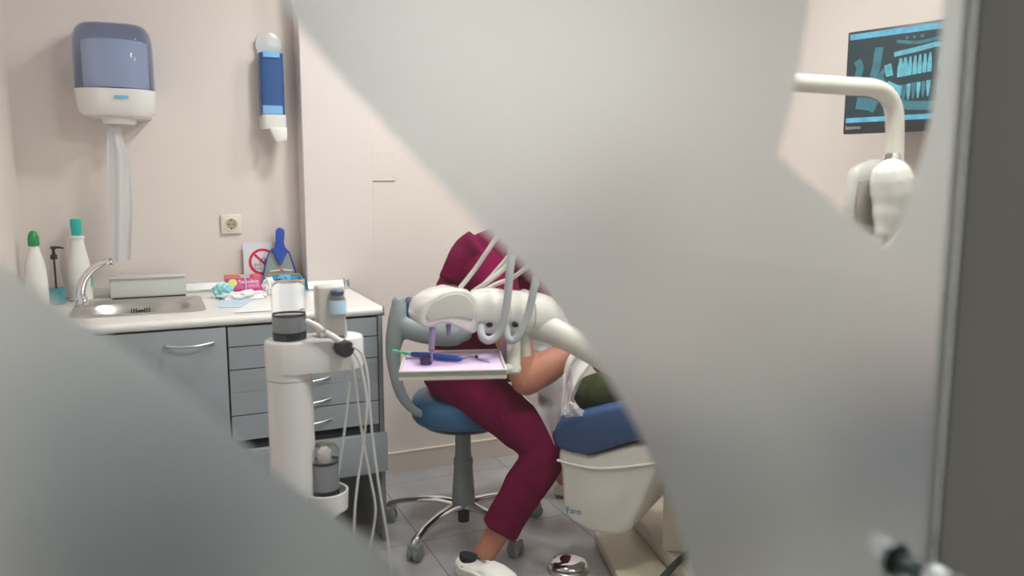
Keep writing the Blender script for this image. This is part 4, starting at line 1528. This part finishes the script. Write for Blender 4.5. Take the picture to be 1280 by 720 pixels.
# supports of the tray
bm = new_bm()
q1 = at(642, 418, 1.99); q2 = at(642, 463, 1.94)
tube(bm, [at(641, 415, 1.99), at(641, 466, 1.95)], [0.020, 0.019], 16)
tube(bm, [at(630, 461, 1.95), at(648, 461, 1.95)], [0.014, 0.014], 12)
tube(bm, [at(653, 412, 2.03), at(655, 444, 2.03)], [0.020, 0.018], 16)
finish('tray_bracket', bm, 'ivory_matt', du)
zt = 0.868
a, b_, c_, d_ = atz(506, 440, zt + 0.012), atz(624, 437, zt + 0.012), atz(633, 462, zt + 0.012), atz(498, 465, zt + 0.012)
bm = new_bm()
prism(bm, [v - V(0, 0, 0.012) for v in (a, b_, c_, d_)], (0, 0, 0.005), 0.0)
kk = (a + b_ + c_ + d_) / 4
for p, q in ((a, b_), (b_, c_), (c_, d_), (d_, a)):
    pi_, qi_ = (p - kk) * 0.972 + kk, (q - kk) * 0.972 + kk
    prism(bm, [p - V(0, 0, 0.014), q - V(0, 0, 0.014), qi_ - V(0, 0, 0.014), pi_ - V(0, 0, 0.014)], (0, 0, 0.014), 0.001, 1)
    tube(bm, [(p + pi_) / 2, (q + qi_) / 2], 0.003, 10, round_caps=True)
dn = V(0, 0, -0.022)
prism(bm, [d_ + dn, c_ + dn, c_ + (b_ - c_) * 0.03 + dn, d_ + (a - d_) * 0.03 + dn], (0, 0, 0.022), 0.001, 1)
tray = finish('tray', bm, 'ivory_matt', du)
bm = new_bm()
k_ = kk
prism(bm, [(v - k_) * 0.965 + k_ - V(0, 0, 0.0065) for v in (a, b_, c_, d_)], (0, 0, 0.0012))
o = finish('tray_paper', bm, 'lilac')
tag(o, 'lilac paper liner lying in the instrument tray', 'tray liner')
zp = zt + 0.0072

pen = thing('handpiece', 'dark blue pen-like handpiece with a mint green tip lying in the tray', 'handpiece', atz(545, 446, zp))
bm = new_bm()
tube(bm, [atz(516, 442.5, zp + 0.010), atz(535, 444, zp + 0.010), atz(555, 446.5, zp + 0.010), atz(569, 447.5, zp + 0.010), atz(575, 448, zp + 0.009)], [0.007, 0.0085, 0.0085, 0.008, 0.006], 16, sm=4, round_caps=True)
finish('grip', bm, 'penblue', pen)
bm = new_bm()
tube(bm, [atz(507, 441.5, zp + 0.010), atz(517, 442.5, zp + 0.010)], [0.004, 0.0066], 12)
finish('collar', bm, 'aqua', pen)
bm = new_bm()
tube(bm, [atz(491, 438, zp + 0.012), atz(508, 441.5, zp + 0.011)], [0.0035, 0.0038], 10, round_caps=True)
finish('tip', bm, 'mint', pen)
bm = new_bm()
cpos = atz(532, 455, zp)
lathe(bm, [(0.010, 0.0), (0.0155, 0.001), (0.0165, 0.020), (0.0150, 0.020), (0.013, 0.004)], cpos, 28)
o = finish('dappen_cup', bm, 'cup')
tag(o, 'small dark smoked cup standing in the left of the tray', 'cup')
bm = new_bm()
tube(bm, [at(539, 452, 1.93), at(539, 438, 1.955)], 0.0035, 10)
tube(bm, [at(539, 438, 1.955), at(540, 410, 1.985)], [0.0075, 0.0085], 14)
o = finish('saliva_nozzle', bm, 'violet')
o.parent = du
o.matrix_parent_inverse = Matrix.Translation(-du.location)
bm = new_bm()
tube(bm, [at(560, 405, 1.99), at(560, 415, 1.985), at(559, 424, 1.98)], [0.0085, 0.0055, 0.002], 12)
o = finish('syringe_nozzle', bm, 'violet', du)
bm = new_bm()
fr = [at(623, 440, 1.99), at(633, 420, 1.99), at(636, 424, 1.99), at(634, 455, 1.96), at(629, 447, 1.97)]
prism(bm, fr, (0, 0.008, 0), 0.001, 1)
finish('tray_clip', bm, 'violet', du)
bm = new_bm()
tube(bm, [atz(575, 449, zp + 0.003), atz(583, 446, zp + 0.003), atz(592, 446, zp + 0.004), atz(600, 450, zp + 0.003), atz(611, 452, zp + 0.003)], 0.0012, 8, sm=5)
lathe(bm, [(0.003, 0), (0.005, 0.003), (0.004, 0.007)], atz(595, 447, zp + 0.0005), 12)
o = finish('wire_instrument', bm, 'black')
tag(o, 'thin looped wire tool with a dark bead lying right of the blue handpiece', 'dental tool')

# instrument hoses: four thin arms sweeping up and right, two grey loops in front
hset = [([(568, 368, 2.04), (592, 338, 2.04), (608, 315, 2.03), (626, 290, 2.03), (660, 262, 2.0)], 0.0065, 'hose_l', 0),
        ([(590, 365, 2.03), (612, 350, 2.03), (632, 333, 2.03), (655, 305, 2.02), (690, 280, 2.0)], 0.0068, 'hose_l', 0),
        ([(596, 364, 2.06), (613, 346, 2.06), (632, 324, 2.06), (655, 296, 2.05), (690, 268, 2.0)], 0.0060, 'hose_l', 0),
        ([(606, 362, 2.07), (622, 354, 2.07), (640, 347, 2.07), (660, 332, 2.05), (700, 300, 2.0)], 0.0062, 'hose_l', 0),
        ([(601, 409, 1.95), (602, 420, 1.93), (610, 425, 1.92), (621, 419, 1.915), (629, 400, 1.91), (634, 370, 1.91), (637, 335, 1.92), (642, 300, 1.95), (665, 275, 1.98)], 0.0105, 'hose', 1),
        ([(633, 410, 1.96), (634, 422, 1.94), (641, 425, 1.935), (650, 416, 1.93), (660, 390, 1.93), (667, 360, 1.93), (675, 325, 1.95), (700, 290, 1.98)], 0.0105, 'hose', 1)]
for pts, r, m_, k in hset:
    bm = new_bm()
    tube(bm, [at(*p) for p in pts], r, 14, sm=8, round_caps=True)
    finish('instrument_hose', bm, m_, du)

# ------------------------------------------------------------------ operating lamp on its bent arm
YL = 1.4
lamp = thing('operating_lamp', 'white dental operating lamp head hanging from a bent tube arm before the monitor', 'dental lamp', at(1098, 250, YL))
bm = new_bm()
top_post = DU + V(0, 0, 1.15)
r_ = 0.0205
pts = [DU + V(0, 0, 1.19), DU + V(0, 0, 1.30), DU + V(0, 0, 1.44), at(932, 108, 1.49), at(955, 101, 1.47), at(1000, 104, 1.44), at(1060, 108, 1.42), at(1088, 110, YL), at(1106, 119, YL), at(1115, 137, YL), at(1116.5, 165, YL), at(1116, 195, YL)]
tube(bm, pts, r_, 24, sm=6)
finish('arm', bm, 'ivory_matt', lamp)
bm = new_bm()
jn = at(1114, 196, YL)
lathe(bm, [(0.010, 0.012), (0.020, 0.008), (0.024, -0.002), (0.026, -0.010)], jn, 24)
finish('swivel_joint', bm, 'chrome', lamp)
# head: front lobe and rear shell seen from the side
bm = new_bm()
L1 = [(1112, 224, 0.048), (1113, 242, 0.049), (1109, 266, 0.038), (1103, 290, 0.023), (1099, 303, 0.011)]
tube(bm, [at(x, y, YL - 0.03) for x, y, r in L1], [r for *_, r in L1], 24, sm=5, round_caps=True)
fuse('lamp_shell', bm, 'ivory', lamp, 0.005, 4)
bm = new_bm()
L2 = [(1082, 204), (1096, 199), (1118, 200), (1120, 240), (1108, 290), (1096, 296), (1064, 286), (1062, 262), (1066, 225), (1071, 210)]
prism(bm, [at(x, y, YL + 0.02) for x, y in L2], (0.02, 0.05, 0.0), 0.012, 3)
finish('reflector_housing', bm, mat('lamp_grey_white', (0.62, 0.60, 0.56, 1), 0.35), lamp)
bm = new_bm()
L3 = [(1072, 226), (1093, 222), (1095, 262), (1090, 282), (1068, 278), (1067, 255)]
prism(bm, [at(x, y, YL + 0.018) for x, y in L3], (0, -0.006, 0), 0.002, 2)
finish('reflector', bm, mat('lamp_taupe', (0.36, 0.31, 0.27, 1), 0.3), lamp)

# ================================================================== MONITOR
mon = thing('monitor', 'wall-mounted flat monitor showing a blue panoramic dental x-ray', 'monitor', (2.6, 2.1, 1.7))
ML = V(2.478, 2.400, 0)
md = V(0.276, -0.961, 0).normalized()       # along the screen, left to right
mn = V(-0.961, -0.276, 0).normalized()      # facing the room
z0m, z1m = 1.520, 1.925
Wm = 0.66


def mp(u_, z, off=0.0):
    return ML + md * u_ + mn * off + V(0, 0, z)


mtop = atp(1051, 42, ML, mn).z
mbot = atp(1051, 168, ML, mn).z
z0m, z1m = mbot, mtop
bm = new_bm()
prism(bm, [mp(0, z0m), mp(Wm, z0m), mp(Wm, z1m), mp(0, z1m)], -mn * 0.035, 0.004, 2)
finish('bezel', bm, 'monbez', mon)
bm = new_bm()
box(bm, V(2.60, 1.98, 1.62), V(XR, 2.18, 1.80), 0.004)
finish('wall_bracket', bm, 'black', mon)
bm = new_bm()
zs0, zs1 = z0m + 0.042, z1m - 0.010


def quad(bm, u0, u1, a0, a1, off, mi):
    """rectangle on the screen; u along, a up, in 0..1"""
    H_ = zs1 - zs0
    W_ = Wm - 0.02
    f = bm.faces.new([bm.verts.new(mp(0.010 + u * W_, zs0 + v * H_, off)) for u, v in ((u0, a0), (u1, a0), (u1, a1), (u0, a1))])
    f.material_index = mi


def spoly(bm, pts, off, mi):
    H_ = zs1 - zs0
    W_ = Wm - 0.02
    f = bm.faces.new([bm.verts.new(mp(0.010 + u * W_, zs0 + v * H_, off)) for u, v in pts])
    f.material_index = mi


quad(bm, 0, 1, 0, 1, 0.0006, 0)
quad(bm, 0.0, 1, 0.935, 1.0, 0.0010, 3)
quad(bm, 0.0, 1, 0.0, 0.055, 0.0010, 3)
# jaw outline band, ramus, palate, teeth
def band(bm, pts, wd, off, mi):
    H_ = zs1 - zs0; W_ = Wm - 0.02
    pp = catmull([V(p[0] * W_, p[1] * H_, 0) for p in pts], 6)
    prev = None
    for i, p in enumerate(pp):
        d = (pp[min(i + 1, len(pp) - 1)] - pp[max(i - 1, 0)]).normalized()
        n = V(-d.y, d.x, 0) * wd
        va = bm.verts.new(mp(0.010 + p.x + n.x, zs0 + p.y + n.y, off)); vb = bm.verts.new(mp(0.010 + p.x - n.x, zs0 + p.y - n.y, off))
        if prev:
            bm.faces.new((prev[0], va, vb, prev[1])).material_index = mi
        prev = (va, vb)


off = 0.0010
for s_ in (0, 1):
    fx = (lambda x: x) if s_ == 0 else (lambda x: 1.0 - x)
    band(bm, [(fx(0.18), 0.82), (fx(0.17), 0.62), (fx(0.16), 0.45), (fx(0.22), 0.28), (fx(0.34), 0.17), (fx(0.50), 0.14)], 0.016, off, 1)
    band(bm, [(fx(0.05), 0.70), (fx(0.07), 0.62), (fx(0.06), 0.50)], 0.014, off, 1)
    band(bm, [(fx(0.25), 0.60), (fx(0.20), 0.50), (fx(0.24), 0.36)], 0.010, off, 1)
    band(bm, [(fx(0.27), 0.72), (fx(0.40), 0.75), (fx(0.50), 0.78)], 0.009, off + 0.0003, 2)
    band(bm, [(fx(0.28), 0.86), (fx(0.40), 0.82), (fx(0.50), 0.84)], 0.006, off + 0.0003, 1)
    band(bm, [(fx(0.06), 0.22), (fx(0.13), 0.20), (fx(0.18), 0.16)], 0.022, off, 1)
    for k in range(7):
        u0 = 0.31 + 0.027 * k
        w_ = 0.0115 if k > 1 else 0.016
        yb = 0.47 + 0.012 * k * 0.4
        spoly(bm, [(fx(u0 - w_), yb), (fx(u0 + w_), yb), (fx(u0 + w_ * 1.05), yb + 0.09), (fx(u0 + w_ * 0.4), yb + 0.20), (fx(u0 - w_ * 0.5), yb + 0.20), (fx(u0 - w_ * 1.05), yb + 0.09)][:: (1 if s_ == 0 else -1)], off + 0.0005 + 0.00002 * k, 2)
        yt = 0.41 - 0.005 * (6 - k)
        spoly(bm, [(fx(u0 - w_), yt), (fx(u0 + w_), yt), (fx(u0 + w_ * 0.9), yt - 0.08), (fx(u0 + w_ * 0.3), yt - 0.17), (fx(u0 - w_ * 0.3), yt - 0.17), (fx(u0 - w_ * 0.9), yt - 0.08)][:: (1 if s_ == 0 else -1)], off + 0.0005 + 0.00002 * k, 1 if k % 2 else 2)
    band(bm, [(fx(0.235), 0.62), (fx(0.245), 0.55), (fx(0.25), 0.49)], 0.013, off + 0.0006, 2)
    band(bm, [(fx(0.24), 0.42), (fx(0.28), 0.38), (fx(0.32), 0.34)], 0.008, off + 0.0006, 2)
quad(bm, 0.33, 0.345, 0.87, 0.90, off, 1); quad(bm, 0.37, 0.385, 0.87, 0.90, off, 1); quad(bm, 0.41, 0.43, 0.87, 0.90, off, 1)
scr = finish('screen', bm, ['scr_dark', 'scr_mid', 'scr_lite', 'scr_bar'], mon, smooth=False)
RM = Matrix((md, V(0, 0, 1), md.cross(V(0, 0, 1)))).transposed()
text('lettering', 'lenovo', 0.020, mp(0.010, z0m + 0.017, 0.0008), RM, mat('grey_ink', (0.45, 0.47, 0.48, 1), 0.4), mon) if False else None
cu_m = mat('grey_ink', (0.45, 0.47, 0.48, 1), 0.4)
M['grey_ink'] = cu_m
text('lettering', 'lenovo', 0.022, mp(0.010, z0m + 0.017, 0.0008), RM, 'grey_ink', mon)
bm = new_bm()
prism(bm, [mp(0.36, z0m - 0.006), mp(0.47, z0m - 0.006), mp(0.47, z0m + 0.02), mp(0.36, z0m + 0.02)], mn * 0.012, 0.004, 2)
finish('webcam_box', bm, 'black', mon)

# ================================================================== PATIENT CHAIR
ca = V(0.60, -0.80, 0)
cb = V(0.80, 0.60, 0)
P0 = V(1.19, 2.30, 0)
nrm = cb


def cpx(x, y, back=0.0):
    return atp(x, y, P0 + cb * back, cb)


chair = thing('patient_chair', 'reclining dental patient chair with royal blue upholstery and a cream shell and base', 'dental chair', (1.7, 2.1, 0))
bm = new_bm()
cus = [(689, 545), (690, 534), (700, 523), (716, 517), (745, 511), (790, 503), (850, 500), (1000, 520), (1120, 545), (1110, 585), (1000, 570), (880, 555), (820, 547), (785, 554), (760, 562), (735, 569), (712, 567), (697, 562), (690, 555)]
prism(bm, [cpx(x, y) for x, y in cus], cb * 0.50, 0.022, 4)
up = finish('upholstery', bm, 'chairblue', chair, angle=50)
bm = new_bm()
shl = [(697, 558), (735, 571), (790, 556), (860, 556), (1000, 575), (990, 600), (850, 592), (822, 578), (818, 592), (808, 612), (796, 640), (788, 660), (776, 669), (752, 669), (728, 661), (706, 648), (701, 625), (700, 600), (699, 584), (696, 574)]
prism(bm, [cpx(x, y, 0.012) for x, y in shl], cb * 0.46, 0.020, 4)
sh_ = finish('shell', bm, 'ivory_matt', chair, angle=50)
bm = new_bm()
tube(bm, [cpx(x, y, 0.010) for x, y in ((697, 575), (715, 580), (742, 585), (775, 584), (822, 578))], 0.005, 10, sm=6, round_caps=True)
finish('shell_rib', bm, 'ivory_matt', sh_)
RL = Matrix((ca, V(0, 0, 1), ca.cross(V(0, 0, 1)))).transposed()
text('lettering', 'Faro', 0.030, cpx(707, 640, 0.0115), Matrix.Rotation(-0.06, 3, cb) @ RL, 'logo', chair)
# base plate and raised mechanism cover on the floor
bm = new_bm()
q = [atz(742, 664, 0.04), atz(786, 650, 0.04), atz(835, 712, 0.04), atz(860, 760, 0.04), atz(790, 770, 0.04), atz(768, 712, 0.04)]
prism(bm, [V(v.x, v.y, 0.0) for v in q], (0, 0, 0.04), 0.006, 2)
finish('base_plate', bm, 'cream', chair)
bm = new_bm()
q = [atz(790, 640, 0.09), atz(850, 600, 0.09), atz(1000, 640, 0.09), atz(900, 780, 0.09), atz(848, 706, 0.09)]
prism(bm, [V(v.x, v.y, 0.0) for v in q], (0, 0, 0.09), 0.010, 3)
finish('base_cover', bm, 'cream', chair)
bm = new_bm()
q0 = (cpx(830, 590, 0.22)); q1 = V(q0.x + 0.12, q0.y - 0.05, 0.09)
prism(bm, [V(q0.x - 0.02, q0.y - 0.02, 0.089), V(q0.x + 0.30, q0.y - 0.30, 0.089), V(q0.x + 0.46, q0.y - 0.18, 0.089), V(q0.x + 0.14, q0.y + 0.12, 0.089)], (0, 0, 0.36), 0.012, 2)
finish('lift_column', bm, 'cream', chair)

# foot control and cable
fc = atz(710, 712, 0.0)
fo = thing('foot_control', 'round shiny steel foot pedal on the floor in front of the patient chair', 'foot pedal', fc)
bm = new_bm()
lathe(bm, [(0.066, 0.0), (0.070, 0.003), (0.070, 0.014), (0.060, 0.020)], fc, 40)
finish('pedal_base', bm, 'steel', fo)
bm = new_bm()
lathe(bm, [(0.030, 0.0205), (0.064, 0.022), (0.066, 0.027), (0.058, 0.036), (0.030, 0.041), (0.012, 0.042)], fc, 40)
finish('pedal_disc', bm, 'chrome', fo)
bm = new_bm()
tube(bm, [atz(868, 684, 0.13), atz(848, 700, 0.11), atz(836, 712, 0.11), atz(822, 730, 0.09), atz(812, 760, 0.06)], 0.011, 12, sm=6, round_caps=True)
o = finish('cable', bm, 'rubber')
tag(o, 'thick black cable curving over the base of the patient chair', 'cable')

# ================================================================== PATIENT
pat = thing('person', 'person in an olive shirt lying on the patient chair, elbow out to the side', 'person', (1.6, 2.2, 0.6))
zl = 0.60
ph = V(1.56, 2.50, 0.72)
pdv = V(0.50, -0.86, 0)
pb = V(0.86, 0.50, 0)
psh = ph + pdv * 0.24 + V(0, 0, -0.02)
phi = ph + pdv * 0.75 + V(0, 0, -0.02)
sR = psh - pb * 0.17
sL = psh + pb * 0.17
eR = at(740, 492, 2.31)
wR = phi - pb * 0.05 + V(0, 0, 0.13)
eL = sL + pdv * 0.25 + pb * 0.05
wL = phi + pb * 0.05 + V(0, 0, 0.13)
kR, kL = phi + pdv * 0.38 - pb * 0.09 + V(0, 0, 0.10), phi + pdv * 0.38 + pb * 0.09 + V(0, 0, 0.10)
aR, aL = kR + pdv * 0.36 + V(0, 0, -0.10), kL + pdv * 0.36 + V(0, 0, -0.10)
bm = new_bm()
tube(bm, [psh + V(0, 0, 0.0), (psh + phi) / 2, phi], [0.12, 0.12, 0.13], 20, sm=4, round_caps=True, flat=(V(0, 0, 1), 0.8))
tube(bm, [psh, ph], [0.06, 0.055], 16)
Rp, fp_, up_, sp_ = head_shape(bm, ph, V(0, 0, 1), -pdv)
for s0, e0_, w0 in ((sR, eR, wR), (sL, eL, wL)):
    tube(bm, [psh, s0], [0.07, 0.055], 14, round_caps=True)
    tube(bm, [s0, e0_], [0.048, 0.042], 14, round_caps=True)
    tube(bm, [e0_, w0], [0.042, 0.026], 14, round_caps=True)
    hand(bm, w0, (w0 - e0_), V(0, 0, -1), 0.5)
for k0, a0 in ((kR, aR), (kL, aL)):
    hp0 = phi + (k0 - phi).project(pb)
    tube(bm, [hp0, k0], [0.08, 0.055], 16, round_caps=True)
    tube(bm, [k0, a0], [0.055, 0.038], 16, round_caps=True)
pbd = fuse('body', bm, 'skin', pat, 0.0065, 5)
face_bits(pbd, ph, Rp, fp_, up_, sp_)
bm = new_bm()
ellipsoid(bm, ph + up_ * 0.045 - fp_ * 0.020, (0.083, 0.092, 0.088), Rp)
fuse('hair', bm, 'hair', pbd, 0.006, 3, noise_amp=0.006, noise_scale=40)
bm = new_bm()
tube(bm, [psh - pdv * 0.02, (psh + phi) / 2, phi], [0.135, 0.135, 0.145], 20, sm=4, round_caps=True, flat=(V(0, 0, 1), 0.8))
for s0, e0_, w0 in ((sR, eR, wR), (sL, eL, wL)):
    tube(bm, [psh, s0], [0.09, 0.070], 14, round_caps=True)
    tube(bm, [s0, e0_], [0.072, 0.066], 14, round_caps=True)
    tube(bm, [e0_, e0_ * 0.25 + w0 * 0.75], [0.066, 0.045], 14)
fuse('shirt', bm, 'olive', pat, 0.007, 5, noise_amp=0.012, noise_scale=11)
bm = new_bm()
tube(bm, [phi - pdv * 0.06, phi + pdv * 0.04], [0.145, 0.14], 20, round_caps=True, flat=(V(0, 0, 1), 0.8))
for k0, a0 in ((kR, aR), (kL, aL)):
    hp0 = phi + (k0 - phi).project(pb)
    tube(bm, [hp0, k0], [0.098, 0.072], 16, round_caps=True)
    tube(bm, [k0, a0], [0.072, 0.060], 16)
fuse('trousers', bm, 'jeans', pat, 0.007, 4)
for a0 in (aR, aL):
    bm = new_bm()
    tube(bm, [a0 - V(0, 0, 0.03), a0 + V(0, 0, 0.04), a0 + pdv * 0.05 + V(0, 0, 0.13), a0 + pdv * 0.07 + V(0, 0, 0.18)], [0.042, 0.046, 0.044, 0.030], 16, sm=4, round_caps=True)
    finish('shoe', bm, 'rubber', pat)

# translucent bib / drape
def sheet(bm, left, right, Y0, Y1, amp, seed, nu=14, nv=24):
    L = catmull([V(x, y, 0) for x, y in left], nv // (len(left) - 1))
    Rr = catmull([V(x, y, 0) for x, y in right], nv // (len(right) - 1))
    n = min(len(L), len(Rr))
    g_ = []
    for j in range(n):
        row = []
        for i in range(nu + 1):
            u0 = i / nu
            p = L[j].lerp(Rr[j], u0)
            Y = Y0 + (Y1 - Y0) * j / (n - 1) + amp * math.sin(u0 * 10 + seed + j * 0.12) + amp * 0.6 * noise.noise(V(u0 * 4, j * 0.2, seed))
            row.append(bm.verts.new(at(p.x, p.y, Y)))
        g_.append(row)
    for j in range(n - 1):
        for i in range(nu):
            bm.faces.new((g_[j][i], g_[j][i + 1], g_[j + 1][i + 1], g_[j + 1][i]))


bm = new_bm()
sheet(bm, [(634, 472), (650, 489), (667, 508), (680, 530), (692, 556)], [(706, 462), (707, 480), (708, 505), (703, 530), (698, 557)], 2.56, 2.36, 0.006, 0.5)
sheet(bm, [(713, 440), (706, 455), (703, 475), (702, 500), (700, 520)], [(750, 444), (735, 462), (724, 480), (716, 500), (716, 514)], 2.29, 2.235, 0.010, 2.0)
sheet(bm, [(702, 512), (703, 516), (706, 521)], [(712, 500), (728, 512), (742, 519)], 2.235, 2.235, 0.006, 3.0)
o = finish('patient_bib', bm, 'bib', angle=60)
tag(o, 'translucent white plastic bib draped over the patient beneath the bare elbow', 'bib')
bm = new_bm()
sheet(bm, [(650, 420), (652, 435), (655, 455)], [(692, 425), (688, 440), (672, 458)], 2.62, 2.62, 0.008, 1.0)
bmesh.ops.solidify(bm, geom=bm.faces[:], thickness=0.002)
o = finish('white_towel', bm, 'paper', angle=60)
tag(o, 'white towel glimpsed in the crook of the bent bare arm', 'towel')
